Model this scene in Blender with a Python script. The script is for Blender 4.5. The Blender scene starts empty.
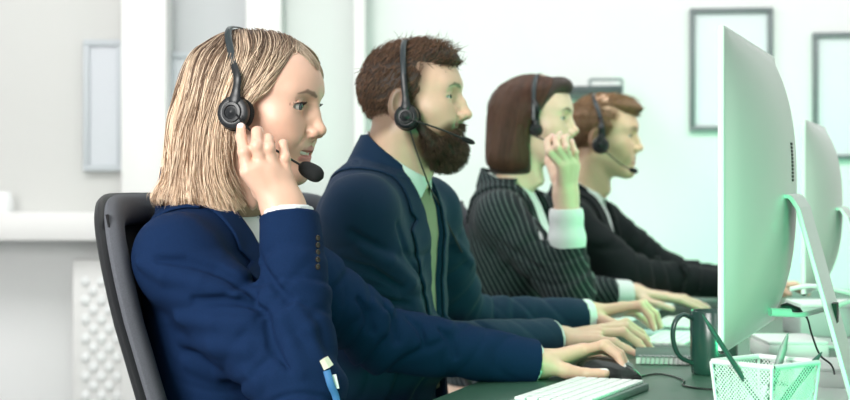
import bpy, bmesh, math, random
import numpy as np
from mathutils import Vector, Matrix
F32 = np.float32
# ---------------------------------------------------------------- camera, world, light, exposure
FPX, CAM_H, HOR = 1600.0, 1.08, 185.0
SC = bpy.context.scene
SC.view_settings.view_transform = 'Standard'
SC.view_settings.look = 'None'
SC.view_settings.gamma = 1.0
SC.view_settings.exposure = 0.12
SC.view_settings.use_curve_mapping = False
cam_d = bpy.data.cameras.new('camera'); cam = bpy.data.objects.new('camera', cam_d)
SC.collection.objects.link(cam); SC.camera = cam
cam.location = (0, 0, CAM_H); cam.rotation_euler = (math.pi/2, 0, 0)
cam_d.sensor_width = 36.0; cam_d.lens = 36.0*FPX/850.0
cam_d.shift_y = -(200.0-HOR)/850.0
cam_d.clip_start = 0.05; cam_d.clip_end = 60
cam_d.dof.use_dof = True; cam_d.dof.focus_distance = 2.36; cam_d.dof.aperture_fstop = 5.6

W = bpy.data.worlds.new('world'); SC.world = W; W.use_nodes = True
W.node_tree.nodes['Background'].inputs[0].default_value = (.98, 1.0, .99, 1)
W.node_tree.nodes['Background'].inputs[1].default_value = 0.40

def area_light(name, loc, target, size, size_y, power, col):
    d = bpy.data.lights.new(name, 'AREA'); d.shape = 'RECTANGLE'; d.size = size; d.size_y = size_y
    d.energy = power; d.color = col
    o = bpy.data.objects.new(name, d); SC.collection.objects.link(o); o.location = loc
    o.rotation_euler = (Vector(target)-Vector(loc)).to_track_quat('-Z', 'Y').to_euler(); return o
def spot_light(name, loc, target, angle, blend, power, col, r=0.15):
    d = bpy.data.lights.new(name, 'SPOT'); d.spot_size = math.radians(angle); d.spot_blend = blend
    d.energy = power; d.color = col; d.shadow_soft_size = r
    o = bpy.data.objects.new(name, d); SC.collection.objects.link(o); o.location = loc
    o.rotation_euler = (Vector(target)-Vector(loc)).to_track_quat('-Z', 'Y').to_euler(); return o
# added unseen lights: daylight key, ceiling fills, and green spots for the colour cast
area_light('daylight_key', (-1.6, .2, 1.9), (-.15, 2.7, 1.15), 1.2, 1.1, 92, (1.0, .98, .95))  # key added left of the camera for soft daylight on the front woman
area_light('ceiling_fill', (-1.6, 4.7, 2.75), (-1.6, 5.6, .6), 2.4, 1.4, 56, (1.0, .985, .975))  # unseen overhead fill added to brighten the left of the back wall
area_light('ceiling_fill', (1.5, 4.3, 2.75), (1.7, 5.6, 1.2), 2.4, 1.2, 48, (1.0, .985, .99))  # unseen overhead fill added to brighten the right wall run
area_light('ceiling_fill', (.6, 2.8, 2.75), (.6, 2.8, 0), 1.6, 1.6, 12, (.95, 1.0, .98))  # weak unseen fill added above the desk row
spot_light('green_cast_fill', (.80, -.40, .98), (.62, 3.0, .44), 41, 1.0, 310, (.06, 1.0, .40), .25)  # unseen spot added to tint jackets, hands and desk green
spot_light('green_wall_fill', (1.15, 4.9, .30), (1.05, 6.1, .80), 108, 1.0, 46, (.04, 1.0, .46), .2)  # unseen spot added low down to tint the back wall mint


# ---------------------------------------------------------------- materials
def mat(name, col=(.8,.8,.8), rough=.5, metal=0.0, noise=0.0, nscale=200.0, bump=0.0, bscale=400.0, spec=.5,
        attr=None, sss=0.0, sheen=0.0, emit=None, estr=0.0, aniso=None):
    m = bpy.data.materials.new(name); m.use_nodes = True; nt = m.node_tree; N = nt.nodes; L = nt.links
    b = N['Principled BSDF']
    b.inputs['Base Color'].default_value = (*col, 1); b.inputs['Roughness'].default_value = rough
    b.inputs['Metallic'].default_value = metal; b.inputs['Specular IOR Level'].default_value = spec
    if sheen: b.inputs['Sheen Weight'].default_value = sheen
    if sss:
        b.inputs['Subsurface Weight'].default_value = sss
        b.inputs['Subsurface Radius'].default_value = (.9, .35, .2); b.inputs['Subsurface Scale'].default_value = .008
    if emit: b.inputs['Emission Color'].default_value = (*emit, 1); b.inputs['Emission Strength'].default_value = estr
    src = None
    if attr:
        a = N.new('ShaderNodeAttribute'); a.attribute_name = attr; src = a.outputs['Color']
    tc = N.new('ShaderNodeTexCoord')
    if noise:
        n = N.new('ShaderNodeTexNoise'); n.inputs['Scale'].default_value = nscale; n.inputs['Detail'].default_value = 4
        L.new(tc.outputs['Object'], n.inputs['Vector'])
        mr = N.new('ShaderNodeMapRange'); mr.inputs['To Min'].default_value = 1-noise; mr.inputs['To Max'].default_value = 1+noise
        L.new(n.outputs['Fac'], mr.inputs['Value'])
        mx = N.new('ShaderNodeVectorMath'); mx.operation = 'MULTIPLY'
        if src: L.new(src, mx.inputs[0])
        else: mx.inputs[0].default_value = col
        L.new(mr.outputs['Result'], mx.inputs[1]); src = mx.outputs['Vector']
    if src: L.new(src, b.inputs['Base Color'])
    if bump:
        n = N.new('ShaderNodeTexNoise'); n.inputs['Scale'].default_value = bscale; n.inputs['Detail'].default_value = 3
        L.new(tc.outputs['Object'], n.inputs['Vector'])
        bp = N.new('ShaderNodeBump'); bp.inputs['Strength'].default_value = bump; bp.inputs['Distance'].default_value = .001
        L.new(n.outputs['Fac'], bp.inputs['Height']); L.new(bp.outputs['Normal'], b.inputs['Normal'])
    return m

# ---------------------------------------------------------------- object helpers
def link(o, parent=None):
    SC.collection.objects.link(o)
    if parent is not None:
        o.parent = parent; o.matrix_parent_inverse = Matrix.Translation(-Vector(parent.location)) if parent.rotation_euler.to_quaternion().angle < 1e-6 else parent.matrix_basis.inverted()
    return o
def mesh_obj(name, V, Fc, m, parent=None, smooth=True, col=None, origin=None):
    """V verts in world metres, Fc quads/tris."""
    V = np.asarray(V, dtype=np.float64)
    if origin is not None: V = V-np.asarray(origin)
    me = bpy.data.meshes.new(name)
    if isinstance(Fc, np.ndarray):
        n = len(Fc); k = Fc.shape[1]
        me.vertices.add(len(V)); me.vertices.foreach_set('co', V.astype(F32).ravel())
        me.loops.add(n*k); me.loops.foreach_set('vertex_index', Fc.astype(np.int32).ravel())
        me.polygons.add(n); me.polygons.foreach_set('loop_start', np.arange(0, n*k, k, dtype=np.int32))
        me.update(calc_edges=True); me.validate()
    else:
        me.from_pydata([tuple(v) for v in V], [], Fc); me.update()
    if smooth: me.polygons.foreach_set('use_smooth', np.ones(len(me.polygons), dtype=bool))
    if col is not None:
        a = me.color_attributes.new('Col', 'FLOAT_COLOR', 'POINT')
        c = np.ones((len(V), 4), F32); c[:, :3] = col; a.data.foreach_set('color', c.ravel())
    me.materials.append(m)
    o = bpy.data.objects.new(name, me)
    if origin is not None: o.location = Vector([float(t) for t in origin])
    return link(o, parent)
def tag(o, label=None, cat=None, group=None, kind=None):
    if label: o['label'] = label
    if cat: o['category'] = cat
    if group: o['group'] = group
    if kind: o['kind'] = kind
    return o
def empty(name, loc, rz=0.0):
    o = bpy.data.objects.new(name, None); o.location = loc; o.rotation_euler = (0, 0, rz); o.empty_display_size = .05
    SC.collection.objects.link(o); return o

class MB:
    """collects shapes into one mesh"""
    def __init__(s): s.V = []; s.F = []
    def add(s, V, F):
        b = len(s.V); s.V += [tuple(float(t) for t in v) for v in V]; s.F += [tuple(b+i for i in f) for f in F]; return s
    def tube(s, pts, r, n=10, caps=True, flat=None, up=None):
        """tube through pts; r scalar or list; flat=(a,b) scales section"""
        pts = [Vector([float(t) for t in p]) for p in pts]; k = len(pts)
        rs = r if hasattr(r, '__len__') else [r]*k
        T = [(pts[min(i+1, k-1)]-pts[max(i-1, 0)]).normalized() for i in range(k)]
        ref = Vector(up) if up is not None else Vector((0, 0, 1))
        if up is None and abs(T[0].dot(ref)) > .9: ref = Vector((0, 1, 0))
        nrm = (ref-T[0]*ref.dot(T[0])).normalized(); V = []; F = []
        for i in range(k):
            src = ref if up is not None else nrm
            nrm = (src-T[i]*src.dot(T[i])).normalized(); bn = T[i].cross(nrm)
            fa, fb = flat if flat else (1, 1)
            for j in range(n):
                a = 2*math.pi*j/n; V.append(pts[i]+nrm*(math.cos(a)*rs[i]*fa)+bn*(math.sin(a)*rs[i]*fb))
        for i in range(k-1):
            for j in range(n):
                F.append((i*n+j, i*n+(j+1) % n, (i+1)*n+(j+1) % n, (i+1)*n+j))
        if caps: F.append(tuple(range(n-1, -1, -1))); F.append(tuple((k-1)*n+j for j in range(n)))
        return s.add(V, F)
    def box(s, c, h, M=None, bev=0.0, seg=2):
        """box centre c, half sizes h, optional 3x3 matrix M, bevelled"""
        bm = bmesh.new(); bmesh.ops.create_cube(bm, size=2)
        for v in bm.verts: v.co = Vector((v.co.x*h[0], v.co.y*h[1], v.co.z*h[2]))
        if bev: bmesh.ops.bevel(bm, geom=bm.edges[:], offset=bev, segments=seg, affect='EDGES', profile=.5)
        bm.verts.index_update(); M = M or Matrix.Identity(3)
        s.add([Vector(c)+M @ v.co for v in bm.verts], [[v.index for v in f.verts] for f in bm.faces]); bm.free(); return s
    def lathe(s, prof, c=(0, 0, 0), n=40, M=None):
        """prof list of (r,z)"""
        M = M or Matrix.Identity(3); V = []; F = []; k = len(prof)
        for r, z in prof:
            for j in range(n):
                a = 2*math.pi*j/n; V.append(Vector(c)+M @ Vector((r*math.cos(a), r*math.sin(a), z)))
        for i in range(k-1):
            for j in range(n): F.append((i*n+j, i*n+(j+1) % n, (i+1)*n+(j+1) % n, (i+1)*n+j))
        if prof[0][0] > 1e-4: F.append(tuple(range(n-1, -1, -1)))
        if prof[-1][0] > 1e-4: F.append(tuple((k-1)*n+j for j in range(n)))
        return s.add(V, F)
    def build(s, name, m, parent=None, smooth=True, angle=40, origin=None):
        V = np.array(s.V)
        o = mesh_obj(name, V, s.F, m, parent, smooth, origin=origin)
        if smooth:
            try: o.data.set_sharp_from_angle(angle=math.radians(angle))
            except Exception: pass
        return o
def spline(pts, n=24):
    """Catmull-Rom through pts"""
    p = [np.asarray(q, float) for q in pts]; p = [2*p[0]-p[1]]+p+[2*p[-1]-p[-2]]; out = []
    m = len(p)-3
    for k in range(n+1):
        t = k/n*m; i = min(int(t), m-1); u = t-i; a, b, c, d = p[i:i+4]
        out.append(.5*((2*b)+(-a+c)*u+(2*a-5*b+4*c-d)*u*u+(-a+3*b-3*c+d)*u**3))
    return out

# ---------------------------------------------------------------- distance-field modelling
def PX(px, py, Y): return np.array([(px-425)/FPX*Y, Y, CAM_H-(py-HOR)/FPX*Y])
def smin(a, b, k):
    h = np.clip(.5+.5*(b-a)/k, 0, 1); return b+(a-b)*h-k*h*(1-h)
def smax(a, b, k): return -smin(-a, -b, k)
def ell(p, c, r):
    q = p-np.asarray(c, F32); r = np.asarray(r, F32)
    k0 = np.sqrt(((q/r)**2).sum(1)); k1 = np.sqrt(((q/(r*r))**2).sum(1))+1e-9
    return k0*(k0-1)/k1
def ellr(p, c, r, ax, deg):
    """rotated ellipsoid about axis ax"""
    R = np.array(Matrix.Rotation(math.radians(deg), 3, ax), dtype=F32)
    return ell((p-np.asarray(c, F32)) @ R, (0, 0, 0), r)
def cap(p, a, b, ra, rb=None):
    rb = ra if rb is None else rb
    a = np.asarray(a, F32); b = np.asarray(b, F32); ba = b-a; pa = p-a
    t = np.clip((pa @ ba)/max(float(ba @ ba), 1e-12), 0, 1)
    return np.sqrt(((pa-t[:, None]*ba)**2).sum(1))-(ra+(rb-ra)*t)
def chain(p, pts, rs, k=.004):
    d = None
    for i in range(len(pts)-1):
        e = cap(p, pts[i], pts[i+1], rs[i], rs[i+1]); d = e if d is None else smin(d, e, k)
    return d
def sym(p):
    q = p.copy(); q[:, 1] = np.abs(q[:, 1]); return q
def sstep(a, b, x):
    t = np.clip((x-a)/(b-a), 0, 1); return t*t*(3-2*t)
def frame(o, yaw=0, pitch=0, roll=0):
    """x forward, y left, z up; pitch>0 leans forward/down, roll>0 tips to its right"""
    R = Matrix.Rotation(math.radians(yaw), 3, 'Z') @ Matrix.Rotation(math.radians(pitch), 3, 'Y') @ Matrix.Rotation(math.radians(roll), 3, 'X')
    return np.asarray(o, F32), np.array(R, dtype=F32)
def loc(p, fr): return (p-fr[0]) @ fr[1]
def wld(q, fr): return np.asarray(q, F32) @ fr[1].T+fr[0]
def nets(f, lo, hi, h, B=8, fac=1.5):
    """sparse surface nets: returns verts, quads"""
    lo = np.asarray(lo, float); hi = np.asarray(hi, float)
    nb = np.ceil((hi-lo)/(h*B)).astype(int)
    g = np.stack(np.meshgrid(*[np.arange(n) for n in nb], indexing='ij'), -1).reshape(-1, 3)
    c = (lo+(g+.5)*h*B).astype(F32); rad = h*B*.866*fac
    d = np.concatenate([f(c[i:i+400000]) for i in range(0, len(c), 400000)])
    g = g[np.abs(d) < rad+.003]
    s = np.stack(np.meshgrid(*[np.arange(B+1)]*3, indexing='ij'), -1).reshape(-1, 3)
    nB = B+1; dims = nb*B+1
    VK = []; VP = []; EK = []
    cs = np.stack(np.meshgrid(*[np.arange(2)]*3, indexing='ij'), -1).reshape(-1, 3)
    for i0 in range(0, len(g), 1500):
        gb = g[i0:i0+1500]; ip = gb[:, None, :]*B+s[None]
        P = (lo+ip.reshape(-1, 3)*h).astype(F32)
        v = f(P).reshape(-1, nB, nB, nB)
        ins = v < 0
        acc = np.zeros(v[:, :-1, :-1, :-1].shape+(3,), F32); cnt = np.zeros(acc.shape[:-1], F32)
        def sl(o): return (slice(None),)+tuple(slice(k, k+B) for k in o)
        for ax in range(3):
            for o in cs:
                if o[ax]: continue
                o2 = o.copy(); o2[ax] = 1
                a = v[sl(o)]; b = v[sl(o2)]; m = (a < 0) != (b < 0)
                t = np.where(m, a/np.where(m, a-b, 1), 0)
                w = m.astype(F32); cnt += w
                for k in range(3): acc[..., k] += w*(t if k == ax else o[k])
        bi, x, y, z = np.nonzero(cnt > 0)
        cell = gb[bi]*B+np.stack([x, y, z], 1)
        pos = lo+(cell+acc[bi, x, y, z]/cnt[bi, x, y, z][:, None])*h
        VK.append((cell[:, 0]*dims[1]+cell[:, 1])*dims[2]+cell[:, 2]); VP.append(pos)
        for ax in range(3):
            o = np.zeros(3, int); o2 = o.copy(); o2[ax] = 1
            a = v[sl(o)] < 0; b = v[sl(o2)] < 0
            bi, x, y, z = np.nonzero(a != b)
            cell = gb[bi]*B+np.stack([x, y, z], 1)
            EK.append(np.concatenate([cell, np.full((len(cell), 1), ax), a[bi, x, y, z][:, None]], 1))
    VK = np.concatenate(VK); VP = np.concatenate(VP); o = np.argsort(VK); VK = VK[o]; VP = VP[o]
    E = np.concatenate(EK); Q = []
    for ax in range(3):
        e = E[E[:, 3] == ax]; u, w = [(1, 2), (2, 0), (0, 1)][ax]
        ids = []; ok = np.ones(len(e), bool)
        for du, dw in ((0, 0), (-1, 0), (-1, -1), (0, -1)):
            cc = e[:, :3].copy(); cc[:, u] += du; cc[:, w] += dw
            ok &= (cc >= 0).all(1)
            k = (cc[:, 0]*dims[1]+cc[:, 1])*dims[2]+cc[:, 2]
            j = np.searchsorted(VK, k); j = np.minimum(j, len(VK)-1); ok &= VK[j] == k; ids.append(j)
        q = np.stack(ids, 1); fl = e[:, 4] == 0; q[fl] = q[fl][:, ::-1]; Q.append(q[ok])
    return VP, np.concatenate(Q)
def joinm(parts):
    V = []; Q = []; n = 0
    for v, q in parts: V.append(v); Q.append(q+n); n += len(v)
    return np.concatenate(V), np.concatenate(Q)
def march(f, px, Y0=1.6, steps=60):
    """first surface point behind each image point (used to lay folds and seams on cloth)"""
    px = np.atleast_2d(np.asarray(px, float)); dr = np.stack([(px[:, 0]-425)/FPX, np.ones(len(px)), -(px[:, 1]-HOR)/FPX], 1)
    t = np.full(len(px), Y0); o = np.array([0, 0, CAM_H])
    for _ in range(steps): t += .8*f((o+dr*t[:, None]).astype(F32))/np.linalg.norm(dr, axis=1)
    return o+dr*t[:, None]

# ---------------------------------------------------------------- the room
RA = math.radians(-19.0)                     # direction of the row of desks against the view
RF = np.array([math.cos(RA), math.sin(RA), 0.0])      # the way the workers face
RL = np.array([-math.sin(RA), math.cos(RA), 0.0])     # along the row, away from the camera
RM = Matrix(((RF[0], RL[0], 0), (RF[1], RL[1], 0), (0, 0, 1)))
def at(f, l, z, o=(0, 0)): return np.array([o[0], o[1], 0])+RF*f+RL*l+np.array([0, 0, z])
M_ = dict(
 wall=mat('wall paint', (.82, .83, .83), .9, noise=.02, nscale=3), wallg=mat('white partition paint', (.84, .84, .835), .8),
 floor=mat('grey carpet tile', (.34, .35, .35), .95, noise=.2, nscale=300), ceil=mat('ceiling paint', (.85, .85, .85), .9),
 trim=mat('white trim', (.79, .79, .78), .45), desk=mat('dark green-grey laminate', (.045, .12, .080), .38, noise=.08, nscale=30),
 deskedge=mat('desk edge', (.03, .05, .045), .5), cream=mat('cream desk top', (.66, .61, .50), .5, noise=.05, nscale=20),
 alu_back=mat('satin aluminium back', (.74, .76, .75), .45, metal=.35), alu=mat('brushed aluminium', (.76, .78, .78), .38, metal=.55, noise=.03, nscale=30), white=mat('white plastic', (.82, .84, .84), .4),
 screen_cast_glow=mat('added green glow', (.01, .01, .01), .1, emit=(.12, 1.0, .38), estr=6.5), screen=mat('screen glass', (.01, .01, .01), .1, emit=(.75, 1.0, .86), estr=.9), dark=mat('dark slot', (.01, .01, .012), .6),  # strong green emission added to cast green on the workers and desk
 rim=mat('grey chair fabric', (.105, .112, .13), .9, noise=.35, nscale=700, bump=.4, bscale=900), cblack=mat('chair black plastic', (.012, .013, .016), .5),
 mesh=mat('black chair mesh', (.008, .009, .011), .9), ceram=mat('dark green glazed ceramic', (.020, .060, .050), .22),
 paper=mat('paper', (.85, .86, .84), .8), frame=mat('grey picture frame', (.16, .185, .195), .45), art=mat('pale grey print', (.76, .79, .83), .7, noise=.05, nscale=4),
 gpane=mat('grey panel', (.50, .52, .535), .5), lite=mat('frosted grey panel', (.60, .63, .62), .35),
 kbase=mat('keyboard tray', (.16, .22, .20), .5), keys=mat('white keycap', (.84, .87, .86), .45), mouse=mat('black mouse shell', (.010, .014, .013), .22), steel=mat('steel', (.6, .6, .6), .3, metal=1),
 clip=mat('cream badge clip', (.75, .74, .60), .4), lany=mat('blue lanyard', (.05, .18, .42), .6), pen=mat('dark pen', (.03, .08, .07), .3), pen2=mat('grey marker', (.20, .26, .24), .4),
 cover=mat('notebook cover', (.05, .11, .09), .5), bluefold=mat('pale blue folder', (.45, .62, .66), .5))
def st(o): o['kind'] = 'structure'; return o
def boxo(name, c, h, m, parent=None, M=None, bev=.0, origin=None):
    return MB().box(c, h, M, bev).build(name, m, parent, smooth=bool(bev), origin=origin)
st(boxo('floor', (.3, 3.2, -.05), (4.0, 4.6, .05), M_['floor']))
st(boxo('ceiling', (.3, 3.2, 2.85), (4.0, 4.6, .05), M_['ceil']))
# back wall with a shallow corner behind the row: left run and right run
YB = 6.2
def wallx(px, Y): return (px-425)/FPX*Y
xc = wallx(468, YB)
st(boxo('wall_back', ((xc-3.7)/2, YB+.06, 1.4), ((xc+3.7)/2, .06, 1.4), M_['wall']))
# right run turns slightly towards the camera
dr = np.array([math.cos(math.radians(-7)), math.sin(math.radians(-7)), 0]); L_ = 4.2; nr_ = np.array([-dr[1], dr[0], 0])
MW = Matrix(((dr[0], nr_[0], 0), (dr[1], nr_[1], 0), (0, 0, 1)))
st(boxo('wall_right', np.array([xc, YB, 1.4])+dr*L_/2+nr_*.06, (L_/2, .06, 1.4), M_['wall'], M=MW))
def onwall(px, py):      # point on the right run seen at an image position
    d = np.array([(px-425)/FPX, 1, -(py-HOR)/FPX]); t = ((np.array([xc, YB, 0])) @ nr_)/(d @ nr_); return np.array([0, 0, CAM_H])+d*t
st(boxo('wall_left', (-3.7, 3.0, 1.4), (.06, 4.2, 1.4), M_['wall']))
# pictures on the right run
def picture(x0, y0, x1, y1, label):
    a = onwall(x0, y0); b = onwall(x1, y1); w = np.linalg.norm((b-a)[:2])/2; h = abs(a[2]-b[2])/2; c = (a+b)/2
    root = empty('picture_frame', c-nr_*.002); tag(root, label, 'picture', 'pale framed prints on the wall')
    for dx, dz, hx, hz in ((0, h-.011, w, .011), (0, -h+.011, w, .011), (w-.011, 0, .011, h-.022), (-w+.011, 0, .011, h-.022)):
        pass
    mb = MB()
    for dx, dz, hx, hz in ((0, h-.010, w, .010), (0, -h+.010, w, .010), (w-.010, 0, .010, h-.020), (-w+.010, 0, .010, h-.020)):
        mb.box(c+dr*dx+np.array([0, 0, dz])-nr_*.014, (hx, .013, hz), MW, .002)
    mb.build('frame', M_['frame'], root)
    p = boxo('print', c-nr_*.006, (w-.018, .004, h-.018), M_['art'], root, MW)
    mb = MB(); rr = random.Random(int(x0))
    for i in range(2):   # faint diagonal bands of the print
        u = -w*.7+i*w*.8; mb.tube([c-nr_*.0112+dr*(u)+np.array([0, 0, -h*.85]), c-nr_*.0112+dr*(u+w*.5)+np.array([0, 0, h*.85])], .030, 4, flat=(1, .03))
    return root
picture(689.5, 9, 772.5, 131.5, 'pale print in a thin grey frame, wholly in view above the nearest monitor')
picture(812, 33, 895, 160, 'pale print in a thin grey frame, cut by the right edge of the photo')
# left part of the back wall: sill, columns, framed panels, radiator
YL = YB-.02
def lx(px, Y=YL): return (px-425)/FPX*Y
def lz(py, Y=YL): return CAM_H-(py-HOR)/FPX*Y
def rect(name, x0, x1, y0, y1, Y, dep, m, kind=None, bev=.004, parent=None):
    o = boxo(name, ((lx(x0, Y)+lx(x1, Y))/2, Y+dep/2, (lz(y0, Y)+lz(y1, Y))/2), (abs(lx(x1, Y)-lx(x0, Y))/2, dep/2, abs(lz(y0, Y)-lz(y1, Y))/2), m, parent, bev=bev)
    if kind: o['kind'] = kind
    return o
rect('trim_1', 121, 166, -120, 470, YL-.20, .20, M_['trim'], 'structure')
rect('trim_2', 246, 281, -120, 470, YL-.14, .14, M_['trim'], 'structure')
rect('trim_3', 354, 365, -120, 470, YL-.12, .12, M_['trim'], 'structure')
st(boxo('trim_4', ((lx(-150)+lx(121))/2, YL-.11, lz(225)), ((lx(121)-lx(-150))/2, .13, abs(lz(212)-lz(239))/2), M_['trim'], bev=.006))
# glazed partition with grey frosted panes between the columns
g = rect('window_1', 281, 354, -110, 470, YL-.05, .02, M_['lite'], 'structure', 0)
g = rect('window_2', 166, 246, -110, 470, YL-.04, .02, M_['gpane'], 'structure', 0)
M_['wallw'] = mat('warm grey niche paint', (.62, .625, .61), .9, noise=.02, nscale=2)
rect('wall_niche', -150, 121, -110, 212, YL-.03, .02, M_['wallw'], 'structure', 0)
def panel(x0, x1, y0, y1, Y, label):
    c = ((lx(x0, Y)+lx(x1, Y))/2, Y, (lz(y0, Y)+lz(y1, Y))/2); w = (lx(x1, Y)-lx(x0, Y))/2; h = (lz(y0, Y)-lz(y1, Y))/2
    root = empty('notice_board', c); tag(root, label, 'board'); mb = MB()
    for dx, dz, hx, hz in ((0, h-.012, w, .012), (0, -h+.012, w, .012), (w-.012, 0, .012, h-.024), (-w+.012, 0, .012, h-.024)): mb.box((c[0]+dx, c[1]-.008, c[2]+dz), (hx, .012, hz), None, .002)
    mb.build('frame', mat('blue grey frame', (.50, .54, .57), .5), root); boxo('panel', (c[0], c[1]-.002, c[2]), (w-.02, .006, h-.02), mat('blue grey panel', (.62, .65, .69), .6), root)
panel(84, 124, 40, 171, YL-.045, 'pale blue-grey framed board on the wall left of the white column')
panel(166, 247, 52, 245, YL-.055, 'blue-grey framed board behind the blonde woman\'s head')
# radiator under the sill: pierced white cover
def radiator():
    x0, x1, z0, z1, Y = lx(80), lx(121)+.42, .10, lz(258), YL-.15
    root = empty('radiator', ((x0+x1)/2, Y, 0)); tag(root, 'white radiator with a pierced cover below the window sill', 'radiator')
    mb = MB(); mb.box(((x0+x1)/2, Y+.05, (z0+z1)/2), ((x1-x0)/2, .035, (z1-z0)/2), None, .008); mb.build('body', M_['trim'], root)
    mb = MB(); r = 0
    z = z0+.04
    while z < z1-.05:
        x = x0+.05+(.030 if r % 2 else 0)
        while x < x1-.04:
            mb.lathe([(.019, 0), (.016, .008), (.006, .012), (0, .012)], (x, Y+.014, z), 10, Matrix.Rotation(math.pi/2, 3, 'X')); x += .060
        z += .036; r += 1
    mb.build('pierced_cover', M_['white'], root)
    for dx in (-.2, .1): MB().tube([((x0+x1)/2+dx, Y+.05, 0), ((x0+x1)/2+dx, Y+.05, .12)], .012).build('pipe', M_['trim'], root)
radiator()
# small things on the sill
def sill_things():
    z = lz(212); 
    a = MB().lathe([(.0, 0), (.030, 0), (.036, .01), (.034, .05), (.026, .075), (.022, .078), (0, .078)], (lx(4, YL-.14), YL-.14, z), 24).build('bowl', M_['white'], origin=None)
    tag(a, 'small white bowl at the left end of the window sill', 'bowl')
sill_things()
# wire shelf behind the heads of the pinstripe woman and the far man
def rack():
    a = onwall(566, 104)-nr_*.25; b = onwall(622, 104)-nr_*.25; root = empty('wall_shelf', (a+b)/2-nr_*.0); tag(root, 'grey metal wall shelf partly hidden behind the two far heads', 'shelf')
    zt = onwall(566, 97)[2]; mb = MB(); c = (a+b)/2; w = np.linalg.norm(b-a)/2
    mb.box((c[0], c[1], zt), (w, .24, .012), MW, .003); mb.build('shelf_board', mat('dark grey metal', (.06, .075, .08), .5), root)
    mb = MB(); p0 = a.copy(); p0[2] = zt; q0 = p0+dr*(2*w)
    mt = mat('grey wire', (.30, .34, .35), .4)
    for f_, k in ((.45, 0), (1.0, 1)):
        base = p0+dr*2*w*f_; mb.tube([base, base+np.array([0, 0, .05])], .006, 8)
    mb.tube([p0+dr*2*w*.45+np.array([0, 0, .05]), p0+dr*2*w+np.array([0, 0, .05])], .006, 8)
    mb.tube([p0+dr*2*w*.45+np.array([0, 0, .025]), p0+dr*2*w+np.array([0, 0, .025])], .004, 8); mb.build('wire_rail', mt, root)
rack()

# ---------------------------------------------------------------- desk
DZ = .740
D0 = np.array([.008, 2.53])                    # a point on the front edge of the desk
def dk(f, l, z): return np.array([D0[0], D0[1], 0])+RF*f+RL*l+np.array([0, 0, z])
def desk():
    root = empty('desk', dk(.4, 1.2, 0)); tag(root, 'long dark green-grey desk shared by the four workers', 'desk')
    boxo('desk_top', dk(.40, 1.0, DZ-.0125), (.40, 1.95, .0125), M_['desk'], root, RM, .003)
    for l in (-.85, .95, 2.85):
        boxo('leg', dk(.10, l, (DZ-.025)/2), (.025, .025, (DZ-.025)/2), M_['steel'], root, RM, .003); boxo('leg', dk(.72, l, (DZ-.025)/2), (.025, .025, (DZ-.025)/2), M_['steel'], root, RM, .003)
    boxo('modesty_panel', dk(.74, 1.0, .50), (.008, 1.85, .18), M_['deskedge'], root, RM)
desk()
def desk2():
    root = empty('desk', dk(1.25, 1.5, 0)); tag(root, 'cream-topped desk standing behind the monitors on the right', 'desk')
    boxo('desk_top', dk(1.24, 1.55, DZ-.0125), (.40, 1.60, .0125), M_['cream'], root, RM, .003)
    for l in (.1, 3.0):
        for f in (.93, 1.55): boxo('leg', dk(f, l, (DZ-.025)/2), (.025, .025, (DZ-.025)/2), M_['steel'], root, RM, .003)
desk2()
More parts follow.
